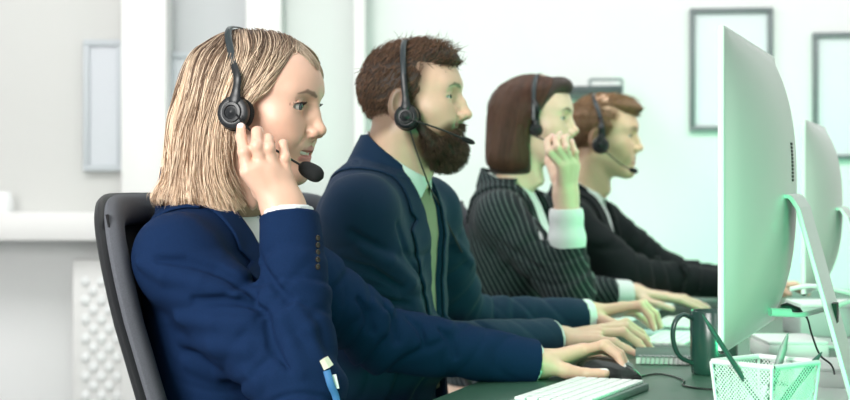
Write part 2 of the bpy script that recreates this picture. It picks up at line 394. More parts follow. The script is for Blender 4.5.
# ---------------------------------------------------------------- monitors
def monitor(c0, w, h, zb, bulge, label, stand_z, vent=True, scr='screen'):
    """c0: near bottom corner on the desk plane; w along the row; screen towards the workers"""
    o = np.array([c0[0], c0[1], 0]); root = empty('monitor', o+RL*w/2+RF*.09+np.array([0, 0, DZ])); tag(root, label, 'monitor', 'white all-in-one monitors seen from behind')
    n, m = 40, 28; V = []; F = []
    def P3(u, v, d): return o+RL*(w*u)+RF*d+np.array([0, 0, zb+h*v])
    def rc(u, v):      # rounded-corner outline
        return u, v
    for j in range(m+1):
        for i in range(n+1):
            u, v = i/n, j/m; a = 1-abs(2*u-1)**2.6; b = 1-abs(2*v-1)**2.6
            d = .010+bulge*(max(a*b, 0))**.75; V.append(P3(u, v, d))
    for j in range(m):
        for i in range(n): a = j*(n+1)+i; F.append((a, a+1, a+n+2, a+n+1))
    mb = MB(); mb.add(V, F)
    # rim and front
    V = [];
    ring = [(i/n, 0) for i in range(n)]+[(1, j/m) for j in range(m)]+[(1-i/n, 1) for i in range(n)]+[(0, 1-j/m) for j in range(m)]
    for u, v in ring: V += [P3(u, v, .010), P3(u, v, .0)]
    k = len(ring); mb.add(V, [(2*i, 2*i+1, 2*((i+1) % k)+1, 2*((i+1) % k)) for i in range(k)]); mb.add([P3(u, v, 0) for u, v in ring], [tuple(range(k-1, -1, -1))])
    mb.build('housing', M_['alu_back'], root, angle=50)
    boxo('screen', P3(.5, .58, -.0008), (.0006, w*.485, h*.40), M_[scr], root, RM)
    # bright polished edge
    mb = MB()
    for i in range(len(ring)): pass
    mb.tube([P3(u, v, .005) for u, v in ring+[ring[0]]], .0052, 8, caps=False).build('edge_band', M_['white'], root)
    if vent:
        vb = MB()
        for i in range(11):
            z = .53+.0125*i*1.0; u = .52; v = z; uu = 1-abs(2*u-1)**2.6
            b = 1-abs(2*v-1)**2.6; d = .010+bulge*(max(uu*b, 0))**.75
            vb.box(P3(u, v, d+.0002), (.0012, .010, .0021), RM)
        vb.build('vent', M_['dark'], root)
    # stand: a bent sheet hinged at the middle of the back
    zt = stand_z; vt = (zt-zb)/h; b = 1-abs(2*vt-1)**2.6; dt = .010+bulge*max(b, 0)**.75
    top = P3(.5, vt, dt-.004); sp = [top, P3(.5, vt, dt+.006)-np.array([0, 0, .001]), P3(.5, 0, dt+.018)+np.array([0, 0, zt-zb-.018])]
    foot = P3(.5, 0, dt+.098); foot[2] = DZ+.012; toe = P3(.5, 0, dt+.090); toe[2] = DZ+.004; ft = P3(.5, 0, dt-.06); ft[2] = DZ+.004
    path = spline([top, sp[1], sp[2]], 8)+spline([sp[2]+(foot-sp[2])*.1, sp[2]+(foot-sp[2])*.5, foot], 6)+[toe, ft]
    W_ = .085; mb = MB(); V = []; F = []
    for i, p in enumerate(path):
        t = (path[min(i+1, len(path)-1)]-path[max(i-1, 0)]); t = t/np.linalg.norm(t); nn = np.cross(t, RL); nn /= np.linalg.norm(nn)
        for s_, q in ((-1, -.0035), (1, -.0035), (1, .0035), (-1, .0035)): V.append(p+RL*W_*s_+nn*q)
    for i in range(len(path)-1):
        for j in range(4): F.append((i*4+j, i*4+(j+1) % 4, i*4+4+(j+1) % 4, i*4+4+j))
    F.append((0, 1, 2, 3)); F.append(tuple(4*len(path)-1-q for q in range(4))); mb.add(V, F)
    s = mb.build('stand', M_['alu'], root, smooth=False); bv = s.modifiers.new('b', 'BEVEL'); bv.width = .0012; bv.segments = 2
    boxo('cable_hole', sp[2]+(foot-sp[2])*.62+RF*.0, (.004, .018, .030), M_['dark'], s, RM)
    return root
MN = np.array([.421, 2.30])
monitor(MN, .60, .464, .842, .062, 'nearest white monitor, its curved back filling the right of the photo', 1.062)
monitor(at(.02, .96, 0, MN)[:2], .45, .345, .862, .05, 'second white monitor, pale and blurred behind the nearest one', 1.03, vent=False, scr='screen_cast_glow')
# ---------------------------------------------------------------- keyboards
def keyboard(pc, yaw, label, w=.115, L=.28, slim=True, group='white keyboards on the desk'):
    """pc centre; short side w along facing direction"""
    a = math.radians(yaw); M = Matrix.Rotation(a, 3, 'Z'); root = empty('keyboard', (pc[0], pc[1], DZ), 0); tag(root, label, 'keyboard', group)
    MB().box((pc[0], pc[1], DZ+.006), (w/2, L/2, .006), M, .003).build('base', M_['kbase'], root)
    rows = 6; 
    for i in range(rows):
        mb = MB(); n = 14 if i < 5 else 8
        kw = (L-.012)/n
        for j in range(n):
            c = M @ Vector((w/2-.010-(i+.5)*(w-.016)/rows+.004, -L/2+.006+kw*(j+.5), 0)); mb.box((pc[0]+c.x, pc[1]+c.y, DZ+.0148), ((w-.016)/rows/2-.0014, kw/2-.0012, .0026), M, .001, 1)
        mb.build('key_row', M_['keys'], root)
    return root
kc = PX(575, 400, 2.53); keyboard((kc[0]+.01, 2.545), -19-6, 'white keyboard nearest the camera, below the hand on the mouse', w=.135, L=.30)
kc = PX(673, 345, 3.40); keyboard((kc[0], 3.41), -19, 'white keyboard under the bearded man\'s fingers')
kc = PX(682, 340, 3.85); keyboard((kc[0]-.02, 3.80), -19, 'white keyboard behind the mug, by the far workers')
# ---------------------------------------------------------------- mouse
def mouse():
    c = PX(607, 376, 2.80); c[2] = DZ; fr = frame(c, -17); root = empty('mouse', tuple(float(t) for t in c)); tag(root, 'glossy black computer mouse under the blonde woman\'s left hand', 'mouse')
    f = lambda q: smax(smin(ell(q, (-.012, 0, .004), (.050, .032, .036)), ell(q, (.022, 0, .0), (.040, .029, .026)), .02), .001-q[:, 2], .002)
    V, Q = nets(f, (-.08, -.05, -.01), (.08, .05, .05), .0018); mesh_obj('shell', wld(V, fr), Q, M_['mouse'], root)
    MB().lathe([(0, -.003), (.009, -.003), (.010, -.0015), (.010, .0015), (.009, .003), (0, .003)], wld(np.array([[.038, 0, .021]]), fr)[0], 20, Matrix([[float(t) for t in r] for r in fr[1]]) @ Matrix.Rotation(math.pi/2, 3, 'X')).build('scroll_wheel', M_['pen2'], root)
    cp = [c+np.array([.055, -.015, .010]), PX(632, 372, 2.80), PX(655, 374, 2.86), PX(672, 377, 2.83), PX(684, 382, 2.76), PX(683, 388, 2.70), PX(697, 392, 2.66), PX(720, 392, 2.64)]
    for q in cp[1:]: q[2] = DZ+.0022
    MB().tube(spline(cp, 40), .0017, 8).build('cable', M_['mouse'], root)
mouse()
# ---------------------------------------------------------------- mug
def mug():
    b = PX(714, 374, 2.88); b[2] = DZ; root = empty('mug', tuple(float(t) for t in b)); tag(root, 'dark green ceramic mug beside the nearest monitor', 'mug')
    MB().lathe([(0, .002), (.034, .002), (.036, 0), (.040, .003), (.0425, .02), (.043, .112), (.0415, .1145), (.039, .112), (.0385, .02), (.036, .008), (0, .007)], b, 48).build('body', M_['ceram'], root, angle=60)
    d = np.array([-.96, -.28, 0]); u = np.array([0, 0, 1.])
    hp = [b+d*.041+u*.100, b+d*.062+u*.108, b+d*.078+u*.092, b+d*.080+u*.062, b+d*.068+u*.034, b+d*.041+u*.020]
    MB().tube(spline(hp, 26), .0052, 12, flat=(.8, 1.2)).build('handle', M_['ceram'], root)
mug()
# ---------------------------------------------------------------- spiral notebook
def notebook():
    c = PX(676, 360, 3.03); M = Matrix.Rotation(math.radians(-8), 3, 'Z'); root = empty('notebook', (float(c[0]), 3.03, DZ)); tag(root, 'spiral-bound notebook lying flat beside the mug', 'notebook')
    cc = Vector((c[0]+.01, 3.10, DZ+.008)); MB().box(cc, (.075, .085, .0065), M, .001).build('pages', M_['paper'], root); MB().box(cc+Vector((0, 0, .0075)), (.077, .087, .0009), M, .0004).build('cover', M_['cover'], root)
    mb = MB()
    for i in range(17):
        x = -.068+.0085*i; P_ = [cc+M @ Vector((x+.0004*j, -.083+.007*math.sin(j*.6)*1.0-.003, .009*math.cos(j*.6)+.001)) for j in range(11)]; mb.tube(P_, .0011, 6)
    mb.build('spiral', M_['steel'], root)
    b = PX(655, 343, 3.6); o = MB().box((b[0], 3.62, DZ+.004), (.10, .06, .004), Matrix.Rotation(math.radians(-16), 3, 'Z'), .001).build('folder', M_['bluefold']); tag(o, 'pale blue folder lying behind the spiral notebook', 'folder')
notebook()
# ---------------------------------------------------------------- mesh pen holder with pens
def pen_holder():
    cx, cy = (765-425)/FPX*2.09, 2.09; M = Matrix.Rotation(math.radians(40), 3, 'Z'); H = .112; root = empty('pen_holder', (cx, cy, DZ)); tag(root, 'white wire-mesh pen holder at the front right of the desk', 'pen holder')
    def side(z): return .040+.0095*z/H
    def pt(k, t, z): s_ = side(z); cs = [(-1, -1), (1, -1), (1, 1), (-1, 1)]; a, b = cs[k], cs[(k+1) % 4]; v = M @ Vector(((a[0]*(1-t)+b[0]*t)*s_, (a[1]*(1-t)+b[1]*t)*s_, 0)); return np.array([cx+v.x, cy+v.y, DZ+z])
    for k in range(4):
        mb = MB(); n = 16
        for i in range(-n, n+1):
            for sgn in (1, -1):
                t0, t1 = i/n, i/n+1.15; pts = []
                for j in range(13):
                    t = t0+(t1-t0)*j/12; z = .004+(H-.008)*j/12
                    if 0.0 <= t <= 1.0: pts.append(pt(k, t if sgn > 0 else 1-t, z))
                if len(pts) > 1: mb.tube(pts, .00065, 4, caps=False)
        mb.tube([pt(k, 0, z_) for z_ in (.003, H-.003)], .0022, 8); mb.build('mesh_side', M_['white'], root)
    for z, r in ((H-.003, .0036), (.003, .003)):
        loop = []
        for k in range(4): loop += [pt(k, t, z) for t in (.03, .5, .97)]
        loop = loop+[loop[0]]; MB().tube(loop, r, 8, caps=False).build('rim' if z > .05 else 'base_ring', M_['white'], root)
    MB().box((cx, cy, DZ+.001), (.041, .041, .001), M).build('bottom', M_['white'], root)
    return cx, cy, M
pcx, pcy, PM = pen_holder()
def pen(b, t, r, label, m, tipm=None, name='pen'):
    b = np.array(b, float); t = np.array(t, float); d = (t-b)/np.linalg.norm(t-b); root = empty(name, tuple(b)); tag(root, label, name, 'pens standing in the white mesh holder')
    MB().tube([b, b+d*.004, t-d*.020, t-d*.018], [r*.6, r, r, r*.9], 14).build('barrel', m, root); MB().tube([t-d*.020, t-d*.006, t], [r*.9, r*.45, r*.12], 14).build('tip', tipm or m, root)
def hp(px, py, Y): return PX(px, py, Y)
pen((pcx+.022, pcy-.012, DZ+.006), hp(702, 314, 2.04), .0034, 'slim dark pen leaning out to the left over the mug', M_['pen'])
pen((pcx-.01, pcy+.012, DZ+.006), hp(788, 333, 2.10), .0052, 'thick grey marker standing nearly upright in the mesh holder', M_['pen2'])
pen((pcx-.022, pcy-.012, DZ+.006), hp(822, 352, 2.085), .0050, 'dark pen leaning out to the right of the mesh holder', M_['pen'])
# ---------------------------------------------------------------- leads and boxes behind the monitor
def lead(pts, r, label, m, plug=None, name='power_lead'):
    root = empty(name, tuple(float(t) for t in pts[0])); tag(root, label, 'cable'); MB().tube(spline(pts, 40), r, 10).build('cord', m, root)
    if plug: MB().tube(plug[0], plug[1], 14).build('plug', plug[2], root)
pl = [PX(772, 312, 2.52), PX(782, 312, 2.53), PX(800, 315, 2.55), PX(830, 308, 2.60), PX(862, 302, 2.66), PX(905, 330, 2.75), PX(930, 372, 2.80)]
lead(pl, .0042, 'thick white power lead curving out of the nearest monitor', M_['white'], ([PX(770, 312, 2.52), PX(790, 313, 2.53)], [.007, .007], M_['white']), 'power_lead')
bl = [PX(800, 314, 2.60), PX(807, 318, 2.60), PX(812, 335, 2.60), PX(820, 355, 2.60), PX(832, 366, 2.62), PX(836, 383, 2.72)]; bl[-1][2] = DZ+.003
lead(bl, .0016, 'thin black lead dropping behind the pen holder', M_['cblack'], ([PX(781, 307, 2.60), PX(786, 307, 2.60), PX(798, 312, 2.60), PX(803, 315, 2.60)], [.004, .0075, .0080, .003], M_['cblack']), 'usb_lead')
gl = [PX(790, 289, 3.1), PX(812, 286, 3.1), PX(835, 290, 3.1), PX(862, 300, 3.1), PX(880, 330, 3.1)]; lead(gl, .0045, 'grey-white lead looping behind the stand of the nearest monitor', M_['white'])
def tray(px0, px1, py, Y, h, m, name, label):
    a = PX(px0, py, Y); b = PX(px1, py, Y); root = empty(name, (float(a[0]+b[0])/2, Y+.1, DZ)); tag(root, label, name.replace('_', ' '))
    w = (b[0]-a[0])/2; boxo('case', ((a[0]+b[0])/2, Y+.09, DZ+h/2), (w, .09, h/2), m, root, None, .008)
    boxo('lid', ((a[0]+b[0])/2, Y+.09, DZ+h+.002), (w*.97, .086, .003), M_['white'], root, None, .002)
tray(792, 905, 352, 2.66, .030, M_['white'], 'router_box', 'flat white box on the desk at the right edge, behind the pen holder')
tray(768, 830, 330, 3.06, .035, M_['white'], 'paper_tray', 'white tray behind the nearest monitor, under its cables')
tray(800, 960, 330, 3.55, .070, M_['gpane'], 'storage_box', 'low grey box with a white lid on the far desk')
# ---------------------------------------------------------------- office chairs
def office_chair(c, label, first=None, yaw=-18.0, rec=14.0):
    """c: point on the floor under the seat"""
    root = empty('office_chair', (0, 0, 0)); tag(root, label, 'chair', 'black office chairs along the desk')
    def bp(u, v):   # backrest surface: u -1..1 across, v 0..1 up
        z = .50+.555*v; x = -.205-.205*v-.03*math.sin(v*3.0)+.055*u*u; return np.array([x, .215*u, z])
    # padded rim around the mesh
    loop = []
    n = 64
    for i in range(n):
        a = 2*math.pi*i/n; e = 2/5.0
        u = math.copysign(abs(math.cos(a))**e, math.cos(a)); v = .5+.5*math.copysign(abs(math.sin(a))**e, math.sin(a)); loop.append(bp(u*(1.0 if v > .5 else .93+.07*v*2), v))
    V = []; F = []; k = 12
    V2 = []
    for i in range(n):
        t = loop[(i+1) % n]-loop[i-1]; t /= np.linalg.norm(t); cen = bp(0, .5); inn = cen-loop[i]; inn -= t*(inn @ t); inn /= np.linalg.norm(inn); nn = np.cross(t, inn)
        for j in range(k):
            b = 2*math.pi*j/k; V.append(loop[i]+inn*(.024*math.cos(b)+.012)+nn*.015*math.sin(b))
            V2.append(loop[i]+inn*(.022*math.cos(b)+.006)+nn*.012*math.sin(b)+np.array([-.013, 0, -.002]))
    for i in range(n):
        for j in range(k): F.append((i*k+j, i*k+(j+1) % k, ((i+1) % n)*k+(j+1) % k, ((i+1) % n)*k+j))
    m = MB(); m.add(V, F); m.build('backrest_rim', M_['rim'], root); m = MB(); m.add(V2, F); m.build('backrest_shell', M_['cblack'], root)
    V = []; F = []; a_, b_ = 24, 24
    for j in range(b_+1):
        for i in range(a_+1): V.append(bp((i/a_*2-1)*.93, .03+.94*j/b_))
    for j in range(b_):
        for i in range(a_): q = j*(a_+1)+i; F.append((q, q+1, q+a_+2, q+a_+1))
    mm = MB(); mm.add(V, F); o = mm.build('mesh_back', M_['mesh'], root); sd = o.modifiers.new('t', 'SOLIDIFY'); sd.thickness = .003
    MB().tube(spline([(-.05, 0, .42), (-.20, 0, .43), (-.275, 0, .50), (-.31, 0, .62)], 12), .022, 10, flat=(1, 1.6)).build('back_support', M_['cblack'], root)
    MB().box((.02, 0, .455), (.23, .235, .032), None, .028, 4).build('seat', M_['rim'], root)
    MB().tube([(0, 0, .10), (0, 0, .30)], .028, 16).tube([(0, 0, .30), (0, 0, .43)], .016, 16).build('gas_column', M_['cblack'], root)
    for s_ in range(5):
        a = 2*math.pi*s_/5+.3; d = np.array([math.cos(a), math.sin(a), 0])
        l = MB().tube([np.array([0, 0, .105]), d*.16+np.array([0, 0, .095]), d*.29+np.array([0, 0, .070])], [.026, .020, .014], 10).build('leg', M_['cblack'], root)
        w = np.array([-d[1], d[0], 0]); MB().tube([d*.29+w*.022+np.array([0, 0, .030]), d*.29-w*.022+np.array([0, 0, .030])], .030, 18).build('caster', M_['cblack'], l)
    root.location = (c[0], c[1], 0); root.rotation_euler = (0, 0, math.radians(yaw)); return root
def copy_tree(o, parent=None):
    c = o.copy(); SC.collection.objects.link(c)
    if parent is not None: c.parent = parent
    for ch in [q for q in SC.objects if q.parent == o]: copy_tree(ch, c)
    return c

# ---------------------------------------------------------------- heads
# head frame: origin between the ears, x to the face, y to the person's left, z up
EYE = (.0755, .031, .0135)
def slotf(q, up):
    return ellr(q, (EYE[0]+.0095, EYE[1]+.0018, EYE[2]-.0008), (.0175, .0150, up), 'X', -5)
def head_sdf(p, c):
    """c: dict of shape options"""
    q = sym(p); cz = c.get('cran', .87); zz = q[:, 2]-EYE[2]
    q[:, 2] = EYE[2]+np.where(zz > 0, zz+(1/cz-1)*zz*sstep(0, .06, zz), zz)
    x, y, z = q[:, 0], q[:, 1], q[:, 2]
    jw = c.get('jaw', 1.0); nl = c.get('nose', 1.0); br = c.get('brow', 0.0)
    d = ell(q, (.004, 0, .045), (.094, .073, .086))
    d = smin(d, ell(q, (.046, 0, .030), (.051, .057, .055)), .02)
    d = smin(d, ell(q, (.040, 0, -.030), (.050, .050*jw, .070)), .03)
    d = smin(d, cap(q, (.002, .041*jw, -.046), (.070, .012, -.088), .015, .015), .025)
    d = smin(d, ell(q, (.082, 0, -.087), (.0155, .018*jw, .0165)), .018)
    d = smin(d, ell(q, (.057, .040, -.012), (.024, .021, .020)), .025)
    d = smin(d, ell(q, (.070, .026, -.036), (.020, .022, .022)), .02)
    d = smin(d, cap(q, (.083+br, .010, .036), (.071+br*.5, .038, .035), .0125+br*.3), .014)
    d = smin(d, ell(q, (.0770, 0, -.052), (.0195, .026, .021)), .015)
    # eye sockets, eyelids
    d = smax(d, -ell(q, (.100, .030, .014), (.0185, .0175, .0125)), .014)
    d = smax(d, -ell(q, (.100, .020, .009), (.0145, .0080, .012)), .012)
    # nose
    a = c.get('tip', (.1120, -.0175)); nb = (.0865+br*.6, 0, .024)
    n = chain(q, [nb, ((nb[0]+a[0])/2-.001+c.get('bump', 0), 0, .003), (a[0]-.004, 0, a[1])], [.0062, .0068, .0080], .006)
    n = smin(n, cap(q, (.084, 0, .0), (.094, 0, -.026), .011, .012), .010)
    n = smin(n, ell(q, (.0995, .0122*nl, -.0240), (.0110, .0072, .0080)), .0045)
    n = smin(n, ell(q, (a[0]-.003, 0, a[1]-.001), (.0080, .0080, .0074)), .006)
    d = smin(d, n, .008)
    d = smax(d, -ellr(q, (.1035, .0062, -.0315), (.0065, .0032, .0045), 'Z', -20), .003)
    d = smax(d, -chain(q, [(.0945, .0195, -.0170), (.0915, .0212, -.0245), (.0945, .0190, -.0310)], [.0005, .0010, .0005], .001), .004)
    # crease from the nose wing down beside the mouth
    d = smax(d, -cap(q, (.098, .0195, -.027), (.084, .0315, -.046), .0003, .0002), .008)
    # lids
    lid = ell(q, EYE, (.0140, .0150, .0138)); d = smin(d, lid, .006)
    e = np.asarray(EYE, F32)
    up = c.get('lid', .0050)
    slot = slotf(q, up)
    d = smax(d, -slot, .0012)
    crease = cap(q, (e[0]+.0125, e[1]-.009, e[2]+.0078), (e[0]+.0065, e[1]+.013, e[2]+.0065), .0006); d = smax(d, -crease, .0025)
    # lips
    sm = c.get('smile', 0.0); op = c.get('open', 0.0)
    co = (.0735-.002*sm, .0315+.002*sm, -.0535+.0085*sm)
    ul = chain(q, [(.0952, 0, -.0487), (.0885, .0165, -.0487), co], [.0048, .0048, .0016], .003)
    ll = chain(q, [(.0930, 0, -.0622-op), (.0862, .0165, -.0598-op*.7), co], [.0060, .0054, .0016], .003)
    if op: d = smax(d, -chain(q, [(.0990, 0, -.0555-op*.5), (.0920, .0165, -.0545-op*.35), (co[0]+.002, co[1]-.001, co[2])], [.0030+op*.7, .0026+op*.55, .0008], .003), .002)
    d = smin(d, np.minimum(ul, ll), .0025)
    d = smax(d, -chain(q, [(.0985, 0, -.0553-op*.4), (.0920, .0165, -.0543-op*.3), co], [.0012+op*.55, .001+op*.5, .0006], .002), .0018)
    d = smax(d, -cap(q, (.099, 0, -.040), (.0985, 0, -.0445), .0018), .004)
    # ear
    if c.get('ear', True):
        g = ellr(q, (-.006, .0755, .003), (.0185, .0075, .031), 'Y', 12)
        g = smax(g, -ellr(q, (-.001, .0825, .006), (.0115, .0055, .021), 'Y', 12), .003)
        g = smin(g, ell(q, (.010, .0725, -.002), (.006, .005, .009)), .004)
        d = smin(d, g, .006)
    return d
def neck_sdf(p, c):
    q = sym(p); r = c.get('neck', .052); nx = c.get('nx', -.045)
    d = cap(q, (-.012, 0, -.03), (nx, 0, -.15), r*1.02, r*1.08)
    d = smin(d, cap(q, (-.022, .042, -.050), (nx+.062, .012, -.140), .012, .011), .03)
    if c.get('larynx', 0): d = smin(d, ell(q, (.030, 0, -.118), (.012, .010, .014)), .02)
    return d
def head_colour(p, c):
    q = sym(p.astype(F32)); x, y, z = q[:, 0], q[:, 1], q[:, 2]
    base = np.array(c.get('skin', (.80, .53, .40))); col = np.tile(base, (len(p), 1))
    def mixc(m, rgb):
        nonlocal col; m = np.clip(m, 0, 1)[:, None]; col = col*(1-m)+np.array(rgb)*m
    bl = np.exp(-(((x-.07)/.025)**2+((y-.042)/.018)**2+((z+.018)/.022)**2)); mixc(bl*.35, base*np.array([1.0, .72, .68]))
    nt = np.exp(-(((x-.115)/.014)**2+((z+.02)/.013)**2)); mixc(nt*.3, base*np.array([1.0, .75, .72]))
    sm = c.get('smile', 0.0); op = c.get('open', 0.0); co = (.0735-.002*sm, .0315+.002*sm, -.0535+.0085*sm)
    ul = chain(q, [(.0958, 0, -.0489), (.0890, .0165, -.0487), co], [.0056, .0054, .0022], .003)
    ll = chain(q, [(.0938, 0, -.0620-op), (.0868, .0165, -.0598-op*.7), co], [.0066, .0060, .0022], .003)
    lip = c.get('lip', (.60, .21, .20)); mixc(sstep(.0012, -.0006, np.minimum(ul, ll))*c.get('lipk', .9), lip)
    w2 = q.copy(); w2[:, 0] = 0
    bw = chain(w2, [(0, .0125, .0298), (0, .021, .0335), (0, .033, .0362), (0, .0465, .0310)], [.0016, .0028, .0024, .0006], .002)
    mixc(sstep(.0016, -.0012, bw)*(x > .045)*c.get('browk', .8), c.get('browc', (.12, .07, .045)))
    e = np.asarray(EYE, F32); up = c.get('lid', .0050)
    slot = slotf(q, up)
    near = sstep(.0016, .0003, np.abs(slot))*(x > e[0]-.002)*(((q-e)**2).sum(1) < .0163**2)*sstep(e[2]-.002, e[2]+.0015, z)
    mixc(near*.85, (.06, .035, .028))
    lidm = np.exp(-((z-e[2]-.0075)/.0035)**2)*np.exp(-((y-e[1])/.013)**2)*(x > .07); mixc(lidm*.30, base*np.array([.72, .55, .52]))
    if 'beard' in c:
        mixc(c['beard'](q), c['beardc'])
    if 'fade' in c: mixc(c['fade'](q), c['fadec'])
    return col
def eyes(fr, parent, iris=(.16, .22, .26), look=(0, 0)):
    m = MATS['eye']
    for s in (1, -1):
        V = []; n = 24; k = 24; F = []
        a0 = math.radians(look[0]); b0 = math.radians(look[1])
        dirv = np.array([math.cos(a0)*math.cos(b0), math.sin(a0), math.sin(b0)]); dirv /= np.linalg.norm(dirv)
        Rm = np.array(Vector(dirv).to_track_quat('Z', 'Y').to_matrix())
        ths = [math.radians(t) for t in (1, 5, 8, 10.5, 12.5, 17, 22, 26.5, 28.5, 30, 34, 42, 60, 90, 130, 179)]
        cc = []
        for t in ths:
            dg = math.degrees(t); r = .01215+(.0007*math.exp(-(dg/24)**4))
            for j in range(n):
                a = 2*math.pi*j/n; V.append(Rm @ np.array([math.sin(t)*math.cos(a)*r, math.sin(t)*math.sin(a)*r, math.cos(t)*r]))
                if dg < 11: cc.append((.006, .006, .006))
                elif dg < 29:
                    w = .8+.35*((j*7) % 5)/5; cc.append(tuple(w*i for i in iris) if dg < 26 else tuple(.35*i for i in iris))
                else: cc.append((.62, .58, .56))
        for i in range(len(ths)-1):
            for j in range(n): F.append((i*n+j, (i+1)*n+j, (i+1)*n+(j+1) % n, i*n+(j+1) % n))
        V = np.array(V)+np.array([EYE[0], EYE[1]*s, EYE[2]])
        mesh_obj('eye', wld(V, fr), np.array(F), m, parent, col=np.array(cc))

def lashes(fr, c, parent, lo=True):
    up = c.get('lid', .0050); R_ = np.array(Matrix.Rotation(math.radians(-5), 3, 'X'))
    ce = np.array([EYE[0]+.0095, EYE[1]+.0018, EYE[2]-.0008])
    for s in (1, -1):
        line = []; A = []; mb = MB()
        for a in np.linspace(.16, math.pi-.16, 26):
            yy = .0150*math.cos(a); zz = up*math.sin(a)
            v = R_ @ np.array([0, yy, zz])+ce; dy = v[1]-EYE[1]; dz = v[2]-EYE[2]
            v[0] = EYE[0]+math.sqrt(max(.0150**2-dy*dy-dz*dz, 1e-6)); line.append(v.copy())
            o = (v-np.array(EYE)); o /= np.linalg.norm(o)
            for j in range(5):
                r = np.random.RandomState(int(a*1000)+j); b = v+r.normal(size=3)*.0003; L = .0065*(.6+.4*math.cos(a*.8)**2)*(.8+.3*r.rand())
                d1 = o*1.0+np.array([0, .25*math.cos(a)+r.normal()*.08, -.05]); d2 = o*.55+np.array([0, .35*math.cos(a), .75])
                A.append([(b+L*(d1*t*(1-t*.5)+d2*t*t*.5))*np.array([1, s, 1]) for t in np.linspace(0, 1, 6)])
        mb.tube([wld((l+.0002)*np.array([1, s, 1]), fr) for l in line], .00055, 6)
        o = mb.build('eyelashes', MATS['lash'], parent)
        A = np.array(A); strands('lash_strands', wld(A.reshape(-1, 3), fr).reshape(A.shape), [.00016, .00015, .00013, .0001, .00007, .00003], MATS['lash'], o)

# ---------------------------------------------------------------- clothes, hands, bodies
def poly2(u, v, pts):
    """signed distance to a 2-D polygon"""
    pts = np.asarray(pts, F32); d = np.full(len(u), 1e9, F32); s = np.ones(len(u), F32); n = len(pts)
    for i in range(n):
        a = pts[i]; b = pts[i-1]; e = b-a; wx = u-a[0]; wy = v-a[1]
        t = np.clip((wx*e[0]+wy*e[1])/max(float(e @ e), 1e-12), 0, 1)
        d = np.minimum(d, (wx-e[0]*t)**2+(wy-e[1]*t)**2)
        c1 = v >= a[1]; c2 = v < b[1]; c3 = e[0]*wy > e[1]*wx
        s = np.where((c1 & c2 & c3) | (~c1 & ~c2 & ~c3), -s, s)
    return s*np.sqrt(d)
def torso_sdf(p, fr, st, off=0.0, n=2.3):
    q = loc(p, fr); z = q[:, 2]; st = np.asarray(st, F32)[::-1]
    x0 = np.interp(z, st[:, 0], st[:, 1]); a = np.interp(z, st[:, 0], st[:, 2])+off; b = np.interp(z, st[:, 0], st[:, 3])+off
    g = (np.abs(q[:, 1])/a)**n+(np.abs(q[:, 0]-x0)/b)**n
    d = (g**(1/n)-1)*np.minimum(a, b)
    d = smax(d, z-st[-1, 0]-off, .02)
    return smax(d, st[0, 0]-z-off, .03)
MALE = [(.015, -.012, .062, .060), (-.015, -.010, .110, .080), (-.045, -.008, .150, .098), (-.09, .000, .180, .112), (-.17, .010, .190, .125),
        (-.28, .010, .178, .125), (-.40, .012, .168, .125), (-.52, .005, .178, .130), (-.62, 0, .18, .13)]
FEMALE = [(.015, -.012, .052, .050), (-.015, -.010, .092, .070), (-.045, -.008, .128, .085), (-.09, .000, .150, .098), (-.17, .022, .160, .118),
          (-.28, .010, .145, .105), (-.38, .012, .140, .103), (-.50, .005, .168, .125), (-.60, 0, .175, .13)]
def wrinkle(p, seed, k=1.0):
    r = np.random.RandomState(seed); v = np.zeros(len(p), F32)
    for i in range(5):
        w = r.normal(size=3); w *= (38+22*i)*k/np.linalg.norm(w); u = r.normal(size=3)*18
        v += np.sin(p @ w.astype(F32)+2.2*np.sin(p @ u.astype(F32)+i)+i).astype(F32)/(1+.6*i)
    return v/2.2
